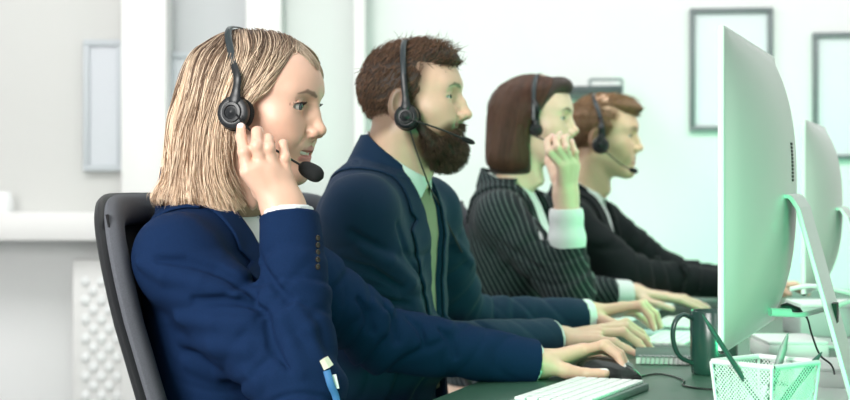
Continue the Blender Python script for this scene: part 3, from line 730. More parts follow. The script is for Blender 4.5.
class Suit:
    """c: frame, stations, arms=[(shoulder, elbow, wrist)], radii, creases"""
    def __init__(s, c): s.c = c; s.seed = c.get('seed', 1)
    def base(s, p, off=0.0):
        c = s.c; d = torso_sdf(p, c['fr'], c['st'], off); rs = c.get('r', (.066, .056, .043))
        for i, (S, E, Wp) in enumerate(c['arms']):
            r0, r1, r2 = [t+off for t in rs]; S = np.asarray(S); E = np.asarray(E); Wp = np.asarray(Wp)
            ua = cap(p, S, E, r0, r1)
            nb = wld((-.005, .045*(1 if i else -1), -.045), c['fr'])
            ua = smin(ua, cap(p, nb, S, .040+off, r0*.92), .03)
            d = smin(d, ua, c.get('ka', .035))
        for i, (S, E, Wp) in enumerate(c['arms']):
            r0, r1, r2 = [t+off for t in rs]
            fo = cap(p, E, Wp, r1*.98, r2)
            d = smin(d, fo, .022)
        return d
    def wr(s, p):
        c = s.c; v = wrinkle(p, s.seed)*.0009
        for i, (S, E, Wp) in enumerate(c['arms']):
            S, E, Wp = [np.asarray(t, F32) for t in (S, E, Wp)]
            ax = (Wp-E)/np.linalg.norm(Wp-E); t = (p-E) @ ax
            au = (E-S)/np.linalg.norm(E-S); tu = (p-E) @ au
            dist = np.sqrt(((p-E)**2).sum(1)); m = np.exp(-(dist/.13)**2)
            fold = lambda a: .55*np.sin(a)-.75+1.5*np.exp(-(np.sin(a*.5)/.34)**2)
            v += m*.0042*fold(t*85+3.5*np.sin(p[:, 2]*21+i*2+s.seed)+2.2*np.sin(p[:, 0]*27+s.seed))
            far = np.exp(-(((p-.5*(Wp+E))**2).sum(1)/.11**2))
            v += far*.0021*fold(t*70+3*np.sin(p[:, 2]*30+s.seed)+2.5*np.sin(p[:, 1]*26))
            mu = np.exp(-(((p-.5*(S+E))**2).sum(1)/.12**2))
            v += mu*.0028*fold(tu*58+3*np.sin(p[:, 0]*19+1.3*s.seed)+2.5*np.sin(p[:, 2]*17))
        return v
    def prep(s):
        s.cr = []
        for pts, w, amt in s.c.get('creases', []):
            s.cr.append((march(lambda q: s.base(q), pts, Y0=s.c.get('Y0', 1.9)), w, amt))
    def surf(s, p, off=0.0):
        d = s.base(p, off)+s.wr(p)*s.c.get('wk', 1.0)
        for pts, w, amt in s.cr:
            n = len(pts); rs = [w*(.35+.65*math.sin(math.pi*(i+.4)/(n-.2))) for i in range(n)]
            if amt > 0: d = smin(d, chain(p, pts, [r*1.0 for r in rs], .004), .014)
            else: d = smax(d, -chain(p, pts, [r*.60 for r in rs], .004), .012)
        return d
    def vcut(s, p, grow=0.0):
        """distance to the front opening (negative inside the opening)"""
        q = loc(p, s.c['fr']); o = s.c.get('open', [(-.001, .06), (.052, .05), (.050, -.02), (.004, -.30), (-.001, -.30)])
        d = poly2(np.abs(q[:, 1]), q[:, 2], o)-grow
        d = np.maximum(d, -(q[:, 0]-s.c.get('vx', .0)))
        d = np.maximum(d, torso_sdf(p, s.c['fr'], s.c['st'])-.035)
        return np.maximum(d, .003-s.forearm(p))
    def forearm(s, p):
        r1, r2 = s.c.get('r', (.066, .056, .043))[1:]
        return np.minimum(*[cap(p, E, Wp, r1*.98, r2) for S, E, Wp in s.c['arms']])
    def jacket(s, p):
        d = s.surf(p); d = smax(d, -s.vcut(p), .004)
        q = loc(p, s.c['fr']); z0 = s.c.get('ztop', .012)
        nk = np.sqrt((q[:, 1]/.062)**2+((q[:, 0]+.012)/.064)**2)*.062-.062
        d = smax(d, -np.maximum(nk, -.02-q[:, 2]), .004)
        for i, (S, E, Wp) in enumerate(s.c['arms']):
            E = np.asarray(E, F32); Wp = np.asarray(Wp, F32); ax = (Wp-E)/np.linalg.norm(Wp-E)
            cut = (p-Wp) @ ax
            r2 = s.c.get('r', (.066, .056, .043))[2]
            pr = np.sqrt(np.maximum((((p-Wp)**2).sum(1)-cut**2), 0)); near = (cut > -.09) & (cut < .09) & (pr < r2+.022)
            inner = d+s.c.get('wall', .006)
            e = smax(d, cut, .003); e = smax(e, -np.maximum(inner, -.06-cut), .002)
            d = np.where(near, e, d)
        return d
    def lapel(s, p):
        j = s.surf(p); q = loc(p, s.c['fr'])
        lp = s.c.get('lap', [(.004, -.30), (.050, -.02), (.052, .03), (.088, .03), (.094, -.070), (.080, -.088), (.108, -.100), (.075, -.19)])
        m = poly2(np.abs(q[:, 1]), q[:, 2], lp)
        m = smax(m, -(q[:, 0]+.012), .003); m = np.maximum(m, .008-s.forearm(p))
        # collar round the back of the neck
        nr = np.sqrt((q[:, 1]/.066)**2+((q[:, 0]+.014)/.068)**2)*.067; R = s.c.get('cr', .0)
        fall = np.maximum(np.maximum(nr-.105-R, q[:, 0]-.02), -.11-q[:, 2]); fall = np.maximum(fall, .060+R-nr)
        m = np.minimum(m, fall)
        lean = q[:, 2]+.35*q[:, 0]
        ring = np.maximum(np.abs(nr-.0655-R-.15*np.maximum(.036-lean, 0))-max(.0032, s.c.get('th', .0028)), np.maximum(lean-s.c.get('ringup', .030), -.050-lean))
        ring = smax(ring, -s.vcut(p, .000), .003)
        ring = np.maximum(ring, q[:, 0]-.045)
        th = s.c.get('th', .0028); sh = smax(np.abs(j-.001-th)-th, m, .003)
        return smin(sh, ring, .004)
    def shirt(s, p):
        q = loc(p, s.c['fr'])
        d = torso_sdf(p, s.c['fr'], s.c['st'], -.010)+wrinkle(p, s.seed+7, 1.2)*.0012
        r0 = s.c.get('r', (.066, .056, .043))[0]
        for i, (S, E, Wp) in enumerate(s.c['arms']):
            nb = wld((-.005, .045*(1 if i else -1), -.045), s.c['fr']); S = np.asarray(S); E = np.asarray(E)
            d = smin(d, cap(p, nb, S, .031, r0*.92-.010), .03); d = smin(d, cap(p, S, S+(E-S)*.35, r0-.010, r0-.014), .03)
        return smax(d, -(q[:, 2]+.45), .01)
    def shirt_collar(s, p):
        q = loc(p, s.c['fr']); c = s.c; R = c.get('neckr', .058); up = c.get('colh', .040)-.008
        ln = c.get('cl', .32); lean = q[:, 2]+ln*q[:, 0]
        nr = np.sqrt((q[:, 1]/1.0)**2+((q[:, 0]+.010)/1.05)**2)
        band = np.maximum(np.abs(nr-R+.12*lean)-.0022, np.maximum(lean-up, -.02-lean))
        fold = np.maximum(np.abs(nr-R-.0035-(.12+.25*sstep(0, .05, q[:, 0]))*np.maximum(up-lean, 0))-.0020, np.maximum(lean-up, -(lean-up+.048+.020*sstep(.02, .06, q[:, 0]))))
        gap = np.abs(q[:, 1])-(.003+.9*np.maximum(up-.004-lean, 0)*sstep(.0, .05, q[:, 0]))
        gap = np.maximum(gap, -q[:, 0])
        return smax(smin(band, fold, .003), -gap, .002)
    def cuffs(s, p, only=None):
        d = np.full(len(p), 1e3, F32)
        for i, (S, E, Wp) in enumerate(s.c['arms']):
            if only is not None and i not in only: continue
            L = s.c.get('cuff', (.012, .012))[i]; E = np.asarray(E, F32); Wp = np.asarray(Wp, F32); ax = (Wp-E)/np.linalg.norm(Wp-E)
            t = (p-Wp) @ ax; r2 = s.c.get('r', (.066, .056, .043))[2]-s.c.get('cuffin', (.009, .009))[i]
            rr = np.sqrt(np.maximum(((p-Wp)**2).sum(1)-t*t, 0))
            d = np.minimum(d, smax(np.abs(rr-r2)-.002, np.maximum(t-L, -.05-t), .002))
        return d
def hand_sdf(p, wr, el, fing, thumb, r=.0082, base=.016, wrr=(.026, .020)):
    """fing: four chains of 4 points from knuckle to tip, index first"""
    wr = np.asarray(wr, float); f0 = np.asarray(fing[0][0]); f3 = np.asarray(fing[3][0])
    side = (f0-f3)/np.linalg.norm(f0-f3); d = None
    for i, ch in enumerate(fing):
        b = wr+side*base*(.9-.6*i); k = (1.0, 1.04, .98, .86)[i]
        e = cap(p, b, ch[0], .0135, .0118*k); d = e if d is None else smin(d, e, .014)
        if i: d = smin(d, cap(p, (b+pb)/2, (np.asarray(ch[0])+pc)/2, .0125, .0095), .010)
        pb, pc = b, np.asarray(ch[0])
    for i, ch in enumerate(fing):
        k = (1.0, 1.04, .98, .86)[i]*r; g = chain(p, ch, [k*1.14, k*1.04, k*.96, k*.80], .003)
        g = smin(g, ell(p, ch[1], (k*1.13,)*3), .003)
        d = smin(d, g, .0045)
    b = wr+side*base*.9
    t = chain(p, [b+(np.asarray(thumb[0])-b)*.12, thumb[0], thumb[1], thumb[2]], [.014, .0128, r*1.16, r*.98], .006)
    d = smin(d, t, .010)
    ax = np.asarray(el)-wr; L = np.linalg.norm(ax); ax /= L
    fa = cap(p, wr-ax*.004, wr+ax*.16, wrr[1]*1.06, wrr[1]*1.55); fb = cap(p, wr+side*.007, wr+side*.010+ax*.16, wrr[1], wrr[1]*1.5)
    fc = cap(p, wr-side*.007, wr-side*.010+ax*.16, wrr[1], wrr[1]*1.5)
    return smin(d, smin(fa, np.minimum(fb, fc), .01), .022)
def hand_mesh(H, h=.0017, skin=(.80, .53, .40), nail=(.86, .62, .56)):
    pts = np.array([H['wr']]+[q for ch in H['fing'] for q in ch]+list(H['thumb']))
    ax = np.asarray(H['el'])-H['wr']; ax /= np.linalg.norm(ax)
    pts = np.concatenate([pts, [H['wr']+ax*.10]])
    f = lambda p: smax(hand_sdf(p, H['wr'], H['el'], H['fing'], H['thumb'], H.get('r', .0082), H.get('base', .016), H.get('wrr', (.026, .020))), (p-H['wr'].astype(F32)) @ ax.astype(F32)-.050, .003)
    V, Q = nets(f, pts.min(0)-.03, pts.max(0)+.03, h)
    col = np.tile(np.array(skin), (len(V), 1))
    dn = np.asarray(H.get('dorsal', (0, 0, 1)), float)
    for ch in list(H['fing'])+[H['thumb']]:
        for kn in ch[:-1]:
            m = np.exp(-((V-kn)**2).sum(1)/.007**2)[:, None]*.28; col = col*(1-m)+np.array(skin)*np.array([1.0, .76, .70])*m
        a, b = np.asarray(ch[-2], float), np.asarray(ch[-1], float); t = (b-a)/max(np.linalg.norm(b-a), 1e-6)
        up = dn-t*(dn @ t); up /= max(np.linalg.norm(up), 1e-6); sd = np.cross(t, up); w = V-(b+up*.007)
        m = ((w @ t/.0085)**2+(w @ sd/.0058)**2+(w @ up/.0055)**2) < 1
        col[m] = H.get('nail', nail)
    return V, Q, col

# ---------------------------------------------------------------- hair
def resample(P, n):
    P = np.asarray(P, float); s = np.r_[0, np.cumsum(np.linalg.norm(np.diff(P, axis=0), axis=1))]
    t = np.linspace(0, s[-1], n); return np.stack([np.interp(t, s, P[:, k]) for k in range(3)], 1)
def project(f, X, depth, it=3):
    sh = X.shape; X = X.reshape(-1, 3).astype(F32); e = .0015; dep = np.broadcast_to(depth, sh[:-1]).reshape(-1)
    for _ in range(it):
        d = f(X); g = np.stack([f(X+np.eye(3, dtype=F32)[k]*e)-f(X-np.eye(3, dtype=F32)[k]*e) for k in range(3)], 1)/(2*e)
        g /= np.maximum((g*g).sum(1), .2)[:, None]
        X = X-np.clip(d-dep, -.02, .02)[:, None]*g
    return X.reshape(sh)
def strands(name, X, rad, m, parent, col=None):
    """X (n,k,3) world points; rad (k,) metres"""
    n, k = X.shape[:2]
    cu = bpy.data.hair_curves.new(name); cu.add_curves([k]*n)
    off = np.array(parent.matrix_basis.translation) if parent else 0
    cu.points.foreach_set('position', X.astype(F32).ravel())
    r = cu.attributes.get('radius') or cu.attributes.new('radius', 'FLOAT', 'POINT')
    r.data.foreach_set('value', np.tile(np.asarray(rad, F32), n))
    if col is not None:
        a = cu.attributes.new('Col', 'FLOAT_COLOR', 'POINT'); c = np.ones((n*k, 4), F32); c[:, :3] = col.reshape(-1, 3)
        a.data.foreach_set('color', c.ravel())
    cu.materials.append(m)
    o = bpy.data.objects.new(name, cu); return link(o, parent)
def closest(f, px, Y0=1.6, Y1=5.0):
    px = np.asarray(px, float); dr = np.stack([(px[:, 0]-425)/FPX, np.ones(len(px)), -(px[:, 1]-HOR)/FPX], 1)
    m = march(f, px, Y0); bad = ~(np.abs(f(m.astype(F32))) < .003)
    if bad.any():
        ts = np.linspace(Y0, Y1, 1500); o = np.array([0, 0, CAM_H])
        for i in np.nonzero(bad)[0]:
            p = (o+dr[i]*ts[:, None]).astype(F32); m[i] = p[np.argmin(f(p))]
    return m
def guided(shell, fr, guides, n, k, depth, seed, mirror=False, jit=.0035):
    """strands that follow the guide lines laid on the hair volume; shell in head frame"""
    r = np.random.RandomState(seed)
    fw = lambda p: shell(loc(p, fr))
    G = []
    for g in guides:
        c = closest(fw, [tuple(q) for q in spline([np.array((a, b, 0.)) for a, b in g], 14)] if False else g)
        G.append(resample(spline(loc(c.astype(F32), fr), 30), k))
    G = np.array(G)
    if mirror: G[..., 1] *= -1
    u = r.rand(n)*(len(G)-1); i = np.minimum(u.astype(int), len(G)-2); w = (u-i)[:, None, None]; w = w*w*(3-2*w)*.5+w*.5
    X = G[i]*(1-w)+G[i+1]*w
    cl = r.normal(size=(90, 3))*jit*.6; ci = np.clip((u/(len(G)-1)*90+r.normal(size=n)*.6).astype(int), 0, 89)
    tt = np.linspace(0, 1, k)[None, :, None]; X = X+cl[ci][:, None]*(.3+.7*tt)+r.normal(size=(n, 1, 3))*jit*.45
    X[..., 0] += .0035*np.sin(tt[..., 0]*5.5+(ci*1.7)[:, None])*tt[..., 0]
    ph = r.rand(n, 1)*6.28; t = np.linspace(0, 1, k)[None]
    X[..., 0] += jit*.5*np.sin(t*7+ph); X[..., 1] += jit*.3*np.cos(t*6+ph*1.7)
    dp = depth[0]+(depth[1]-depth[0])*r.rand(n, 1)*np.ones((1, k))
    X = project(shell, X, dp)
    trim = 1-.10*r.rand(n)**2
    Y = np.array([resample(x[:max(4, int(k*tr))], k) for x, tr in zip(X, trim)])
    return Y, u
def short_hair(shell, inner, mask, fr, n, length, comb, seed, k=6, up=.6):
    """short strands rooted on the scalp; comb(q)->direction field; length(q)->metres"""
    r = np.random.RandomState(seed)
    v = r.normal(size=(n*4, 3)); v /= np.linalg.norm(v, axis=1)[:, None]
    X = (np.array([0, 0, .02])+v*.11).astype(F32); X = project(inner, X, 0.0, 5)
    X = X[mask(X) > r.rand(len(X))][:n]
    e = .002; g = np.stack([inner(X+np.eye(3, dtype=F32)[q]*e)-inner(X-np.eye(3, dtype=F32)[q]*e) for q in range(3)], 1)
    g /= np.linalg.norm(g, axis=1)[:, None]
    D = comb(X)+r.normal(size=X.shape)*.16; D -= g*(D*g).sum(1)[:, None]*.8; D /= np.linalg.norm(D, axis=1)[:, None]
    L = length(X)*(.7+.5*r.rand(len(X)))
    t = np.linspace(0, 1, k)[None, :, None]
    A = g[:, None]*up*(t-.45*t*t)+D[:, None]*(t*t*.6+t*.5)
    return wld((X[:, None]+A*L[:, None, None]).reshape(-1, 3), fr).reshape(len(X), k, 3)

# ---------------------------------------------------------------- assembling a person
def lat(fr, v): return np.array(v, float) @ np.array(fr[1], float).T
def lighten(c, k): return tuple(min(1, t*k) for t in c)
def build_person(c):
    """one body mesh (head, neck, hands, torso, legs) with clothes and hair as children"""
    h = c['head']; fr = c['hfr']; skin = h.get('skin', (.80, .53, .40)); T = c['suit']['fr']
    org = (float(T[0][0]), float(T[0][1]), 0.0)
    f = lambda q: smin(head_sdf(q, h), neck_sdf(q, h), .02)
    V, Q = nets(f, (-.12, -.11, -.19), (.14, .11, .15), c.get('h_head', .0018))
    cols = [head_colour(V, h)]; parts = [(wld(V, fr), Q)]
    for H in c['hands']:
        V, Q, col = hand_mesh(H, c.get('h_hand', .0018), skin); parts.append((V, Q)); cols.append(col)
    c['suit'].setdefault('wall', max(.006, 1.7*c.get('h_jacket', .004))); c['suit'].setdefault('th', max(.0026, .85*c.get('h_lapel', .0028)))
    S = Suit(c['suit']); S.prep()
    hip = c['hip']; legs = c['legs']
    def legf(p, off=0.0):
        d = None
        for K in legs:
            for a, b, ra, rb in ((K[0], K[1], .078, .060), (K[1], K[2], .056, .040)):
                e = cap(p, a, b, ra+off, rb+off); d = e if d is None else smin(d, e, .03)
        return smin(d, ell(p, hip, (.15+off, .16+off, .10+off)), .04)
    fb = lambda p: smin(S.base(p, -.024), legf(p, -.012), .05)
    allp = np.array([T[0]]+[q for A in c['suit']['arms'] for q in A]+[q for K in legs for q in K]+[hip])
    lo, hi = allp.min(0)-.16, allp.max(0)+.16
    V, Q = nets(fb, lo, hi, .010); parts.append((V, Q)); cols.append(np.tile(np.array(skin), (len(V), 1)))
    V, Q = joinm(parts)
    o = mesh_obj('person', V, Q, MATS['skin'], col=np.concatenate(cols), origin=org)
    tag(o, c['label'], 'person', 'office workers in headsets seated along the desk')
    eyes(fr, o, h.get('iris', (.16, .22, .26)), h.get('look', (0, 0)))
    if c.get('lashes'): lashes(fr, h, o)
    arms = np.array([T[0]]+[q for A in c['suit']['arms'] for q in A]); lo, hi = arms.min(0)-.20, arms.max(0)+.17
    lo[2] = hip[2]-.02; hi[2] = T[0][2]+.08
    hj = c.get('h_jacket', .004)
    fj = S.jacket; zb = hip[2]+.0
    j = mesh_obj('jacket', *nets(lambda p: smax(fj(p), zb-p[:, 2], .01), lo, hi, hj), c['m_jacket'], o)
    l2 = T[0]-.30; h2 = T[0]+.30; h2[2] = T[0][2]+.07; l2[2] = T[0][2]-.36
    mesh_obj('lapel', *nets(S.lapel, l2, h2, c.get('h_lapel', .0028)), c['m_jacket'], j)
    sh = mesh_obj('shirt', *nets(S.shirt, l2-.05, h2, .006), c.get('m_shirt', MATS['shirt']), o)
    l3 = T[0]-.12; h3 = T[0]+.12; mesh_obj('shirt_collar', *nets(S.shirt_collar, l3, h3, .0022), MATS['shirt'], sh)
    for i, (s_, e_, w_) in enumerate(c['suit']['arms']):
        if c['suit'].get('cuff', (.012, .012))[i] > 0:
            mesh_obj('shirt_cuff', *nets(lambda p: S.cuffs(p, (i,)), np.asarray(w_)-.12, np.asarray(w_)+.12, .0028), MATS['shirt'], sh)
    mesh_obj('trousers', *nets(lambda p: smax(legf(p), .06-p[:, 2], .005), np.minimum(allp.min(0)-.12, hip-.2), np.maximum(hip+.2, allp.max(0)+.12), .011), c['m_trousers'], o)
    for K in legs:
        a = K[2]; fwd = np.array(T[1][:, 0], float)
        mb = MB(); mb.tube([a+fwd*t+np.array([0, 0, z-a[2]]) for t, z in ((-.06, .045), (-.03, .05), (.05, .045), (.12, .034), (.17, .026), (.185, .022))], [.03, .040, .042, .040, .030, .010], 16, flat=(.9, 1.0))
        mb.build('shoe', MATS['shoe'], o)
    return o, S
def headband(name_parts, fr, c, label, cap_r=.025, side=-1, boom=None, mic=None, cable=None):
    """headset: band over the head, ear cups, boom with foam microphone"""
    q = lambda v: wld(np.array(v, float)[None], fr)[0]
    ex, ez, ey = c['ear']; tx, tz = c['top']; w = c.get('w', .083)
    root = empty('headset', q((ex, 0, ez)))
    tag(root, label, 'headset', 'call headsets worn by the four workers')
    pts = []
    for a in np.linspace(0, math.pi, 33):
        s_, k_ = math.sin(a), math.cos(a); yy = -w*np.sign(k_)*abs(k_)**.72
        pts.append(q((ex+(tx-ex)*s_**1.3, yy, ez+.022+(tz-ez-.022)*s_**.78)))
    sh = c.get('shell')
    def out(P_):
        P_ = [np.asarray(v, float) for v in P_]
        if sh is None: return P_
        A_ = loc(np.array(P_, dtype=F32), fr); d_ = sh(A_); B_ = project(sh, A_, .0026, 4); A_ = np.where((d_ < .0026)[:, None], B_, A_); return list(wld(A_, fr))
    pts = [pts[0]]+out(pts[1:-1])+[pts[-1]]; pts = spline(pts[::2], 48)
    MB().tube(pts, .0052, 10, flat=(1.0, .26), up=tuple(lat(fr, (1, 0, 0)))).build('headband', MATS['band'], root)
    for sd in (-1, 1):
        if sd == 1 and c.get('mono'): continue
        n = np.array([0, sd, 0.0]); M = Matrix([[float(t) for t in r] for r in fr[1]]) @ Vector((0, sd, .06)).to_track_quat('Z', 'Y').to_matrix()
        cc = q((ex, sd*(ey+.004), ez)); R = cap_r
        cu = MB().lathe([(R*.90, -.013), (R*1.04, -.010), (R*1.05, -.002), (R*.98, .001)], cc, 40, M).build('ear_cushion', MATS['foam'], root)
        MB().lathe([(R*.96, .001), (R*.99, .004), (R*.92, .010), (R*.70, .013), (R*.60, .0125), (R*.56, .0150), (R*.42, .0155), (R*.36, .0135), (R*.20, .0145), (R*.10, .0165), (0, .0168)], cc, 40, M).build('ear_cup', MATS['plastic_black'], root)
        a = q((ex, sd*(ey+.010), ez+.052)); b = q((ex+.001, sd*(ey+.0125), ez+.030)); d = q((ex+.001, sd*(ey+.016), ez+.008))
        a0 = q((ex+(tx-ex)*.25, sd*w*.965, ez+.022+(tz-ez-.022)*.45))
        a0, a, b = out([a0, a, b]); lt = lat(fr, (0, sd, 0)); a0 = a0+lt*.001; a = a+lt*.002
        MB().tube(spline([a0, a, b, d], 16), [.0058]*5+[.0062]*5+[.0068, .0075, .0085, .0095, .009, .006, .002], 12, flat=(.40, 1.0), up=tuple(lt)).build('slider_arm', MATS['plastic_black'], root)
    if boom: MB().tube(spline([q(v) for v in boom], 24), c.get('br', .0017), 8).build('mic_boom', MATS['plastic_black'], root)
    if mic:
        a, b, r = q(mic[0]), q(mic[1]), mic[2]; L = [a+(b-a)*t for t in np.linspace(0, 1, 13)]
        rr = [r*max(.02, (1-abs(2*t-1.0)**2.6))**.5*(.86+.14*t) for t in np.linspace(0, 1, 13)]
        MB().tube(L, rr, 24).build('microphone', MATS['foam'], root)
    if cable: MB().tube(spline([np.array(v) for v in cable], 30), .0016, 6).build('cable', MATS['plastic_black'], root)
    return root

# ---------------------------------------------------------------- materials used by the people
MATS = {'eye': mat('eye', attr='Col', rough=.08), 'skin': mat('skin', attr='Col', rough=.42, sss=.12, noise=.06, nscale=60, bump=.12, bscale=900),
        'navy': mat('navy wool', (.0060, .0215, .070), .85, noise=.35, nscale=700, bump=.8, bscale=1100, spec=.10),
        'navy2': mat('blue wool', (.0045, .021, .058), .8, noise=.15, nscale=900, bump=.3, bscale=1300, sheen=.05, spec=.2),
        'black_suit': mat('black wool', (.0055, .009, .011), .8, noise=.15, nscale=900, sheen=.04, spec=.2),
        'shirt': mat('white cotton', (.80, .82, .84), .7, bump=.1, bscale=900),
        'shoe': mat('black leather', (.02, .02, .02), .35),
        'dark_trousers': mat('dark trousers', (.015, .02, .03), .85),
        'plastic_black': mat('black plastic', (.012, .014, .017), .38, noise=.1, nscale=500),
        'band': mat('headband plastic', (.022, .032, .038), .33),
        'foam': mat('black foam', (.010, .011, .012), .95, bump=.6, bscale=1800),
        'lash': mat('lashes', (.02, .012, .01), .6),
        'teeth': mat('teeth', (.86, .82, .74), .2)}
def pinstripe():
    m = MATS['black_suit'].copy(); m.name = 'pinstripe wool'; nt = m.node_tree; N = nt.nodes; L = nt.links
    b = N['Principled BSDF']; tc = N.new('ShaderNodeTexCoord'); w = N.new('ShaderNodeTexWave'); w.wave_type = 'BANDS'; w.bands_direction = 'X'
    w.inputs['Scale'].default_value = 26; w.inputs['Distortion'].default_value = .6; w.inputs['Detail'].default_value = 0
    mp = N.new('ShaderNodeMapping'); mp.inputs['Rotation'].default_value = (0, math.radians(28), math.radians(15))
    L.new(tc.outputs['Object'], mp.inputs['Vector']); L.new(mp.outputs['Vector'], w.inputs['Vector'])
    r = N.new('ShaderNodeValToRGB'); r.color_ramp.elements[0].position = .88; r.color_ramp.elements[0].color = (.012, .018, .022, 1)
    r.color_ramp.elements[1].position = .99; r.color_ramp.elements[1].color = (.11, .14, .14, 1)
    L.new(w.outputs['Fac'], r.inputs['Fac']); L.new(r.outputs['Color'], b.inputs['Base Color']); return m
MATS['pinstripe'] = pinstripe()
def hair_mat(name, rough=.38, spec=.5):
    m = mat(name, attr='Col', rough=rough, spec=spec); return m
MATS['hair'] = hair_mat('hair strands', .45, .35)
MATS['scalp_blonde'] = mat('blonde under layer', (.34, .21, .13), .6, noise=.3, nscale=90)
MATS['hair_brown'] = mat('brown hair mass', (.030, .016, .010), .55, noise=.3, nscale=150, bump=.8, bscale=300)
MATS['hair_ginger'] = mat('light brown hair mass', (.16, .085, .04), .6, noise=.3, nscale=150, bump=.8, bscale=300)

# ---------------------------------------------------------------- the blonde woman in front
def woman_front():
    hfr = frame((-.2560, 2.422, 1.1955), -18, 8)
    nb = wld(np.array([[-.045, 0, -.150]]), hfr)[0]
    T = frame(nb, -18, -2)
    sh_n = wld((.010, -.158, -.078), T)
    el_n = PX(303, 394, 2.20); wr_n = PX(289, 215, 2.262)
    sh_f = wld((.020, .160, -.078), T); el_f = PX(380, 338, 2.72); wr_f = PX(534, 363, 2.80)
    creases = [([(158, 262), (185, 262), (215, 270), (240, 284), (258, 298)], .010, -1),
               ([(140, 262), (165, 275), (200, 283), (235, 297)], .010, 1),
               ([(195, 300), (225, 300), (255, 306), (275, 312)], .008, -1),
               ([(180, 318), (215, 322), (250, 326)], .009, 1),
               ([(185, 340), (215, 346), (248, 350)], .010, 1), ([(190, 362), (220, 372), (250, 374)], .011, 1),
               ([(262, 262), (275, 285), (288, 300), (300, 306)], .007, -1),
               ([(266, 300), (285, 318), (308, 330)], .008, 1),
               ([(268, 322), (272, 345), (290, 368)], .009, -1),
               ([(296, 308), (308, 330), (318, 356)], .009, 1), ([(282, 322), (290, 345), (300, 372)], .009, 1),
               ([(358, 300), (366, 312), (372, 330)], .008, -1), ([(385, 308), (394, 322), (396, 340)], .008, -1),
               ([(408, 318), (420, 330), (424, 345)], .007, -1), ([(372, 304), (382, 316), (384, 332)], .008, 1), ([(440, 330), (452, 342), (455, 356)], .006, -1)]
    suit = dict(fr=T, st=FEMALE, arms=[(sh_n, el_n, wr_n), (sh_f, el_f, wr_f)], r=(.060, .053, .0425), seed=3, creases=creases, neckr=.052, colh=.034, cuff=(.008, .006), Y0=1.8, wk=1.25)
    F = [[PX(248, 172, 2.262), PX(244, 152, 2.262), PX(241, 137, 2.274), PX(241, 127, 2.288)],
         [PX(262, 167, 2.268), PX(257, 146, 2.262), PX(257, 132, 2.276), PX(259, 131, 2.296)],
         [PX(275, 170, 2.274), PX(269, 148, 2.266), PX(268, 139, 2.280), PX(271, 143, 2.300)],
         [PX(287, 178, 2.284), PX(285, 158, 2.278), PX(283, 144, 2.286), PX(284, 143, 2.304)]]
    raised = dict(wr=PX(284, 208, 2.280), el=el_n, fing=F, thumb=[PX(262, 192, 2.315), PX(247, 172, 2.335), PX(243, 152, 2.350)], dorsal=(0, -1, .1), r=.0080, base=.015, wrr=(.026, .0205), nail=(.90, .80, .78))
    wr = PX(541, 364, 2.80)
    G = [[PX(583, 350, 2.82), PX(603, 345, 2.80), PX(618, 356, 2.79), PX(624, 370, 2.78)],
         [PX(584, 350, 2.845), PX(606, 345, 2.84), PX(620, 354, 2.835), PX(627, 366, 2.83)],
         [PX(583, 352, 2.865), PX(604, 349, 2.87), PX(620, 358, 2.87), PX(629, 370, 2.87)],
         [PX(580, 358, 2.885), PX(598, 357, 2.90), PX(612, 363, 2.905), PX(620, 371, 2.905)]]
    mouse_hand = dict(wr=wr, el=el_f, fing=G, thumb=[PX(566, 371, 2.775), PX(586, 374, 2.745), PX(605, 373, 2.725)], dorsal=(.3, -.2, .9), r=.0082, wrr=(.026, .019), nail=(.92, .84, .82))
    hip = wld((.03, 0, -.53), T); hip[2] = .60; l = lat(T, (0, 1, 0)); f = lat(T, (1, 0, 0)); f[2] = 0
    legs = []
    for s_ in (-1, 1):
        hp = hip+l*.085*s_; hp[2] = .59; kn = hp+f*.42+l*.01*s_; kn[2] = .555; an = kn+f*.02; an[2] = .09; legs.append((hp, kn, an))
    c = dict(head=dict(smile=1, open=.004, ear=False, brow=-.002, tip=(.112, -.0180), nose=.92, skin=(.80, .50, .375), neck=.046, look=(-7, -4), lid=.0056, iris=(.10, .135, .15), browc=(.16, .09, .06)),
             hfr=hfr, suit=suit, hands=[raised, mouse_hand], hip=hip, legs=legs, m_jacket=MATS['navy'], m_trousers=MATS['navy'], h_head=.0013, h_hand=.0014, h_jacket=.0030, h_lapel=.0022,
             lashes=True, label='woman with a blonde bob and navy blazer, fingertips raised to her headset')
    o, S = build_person(c)
    # teeth
    V = []; Fq = []; n = 15
    for i in range(n):
        a = (i/(n-1)-.5)*1.5
        for z in (-.0505, -.0590): V.append((.0680+.0245*math.cos(a*1.05), .031*math.sin(a), z))
    for i in range(n-1): Fq.append((2*i, 2*i+1, 2*i+3, 2*i+2))
    t = mesh_obj('teeth', wld(np.array(V), hfr), Fq, MATS['teeth'], o); md = t.modifiers.new('thick', 'SOLIDIFY'); md.thickness = .003
    # hair
    st = [(.07, -.02, .078, .080), (.036, -.035, .084, .080), (-.026, -.056, .087, .069), (-.0875, -.058, .089, .066), (-.130, -.056, .094, .074), (-.152, -.058, .102, .086), (-.170, -.052, .098, .086)]
    I3 = (np.zeros(3, F32), np.eye(3, dtype=F32))
    def shell0(q):
        d = ell(q, (-.008, 0, .022), (.112, .086, .0945)); d = smin(d, torso_sdf(q, I3, st), .02)
        d = smin(d, ellr(q, (.050, .020, .076), (.046, .048, .026), 'Y', 30), .02)
        cut = poly2(q[:, 0], q[:, 2], [(.062, .092), (.055, .060), (.045, .030), (.026, .012), (.010, -.03), (.000, -.067), (.004, -.10), (.022, -.13), (.042, -.155), (.05, -.3), (.3, -.3), (.3, .092)])
        zl = .096-.040*sstep(-.035, .01, q[:, 1])-.02*sstep(.02, .06, q[:, 1])
        cut = np.maximum(cut, q[:, 2]-zl)
        return smax(d, -cut, .010)
    shell = shell0
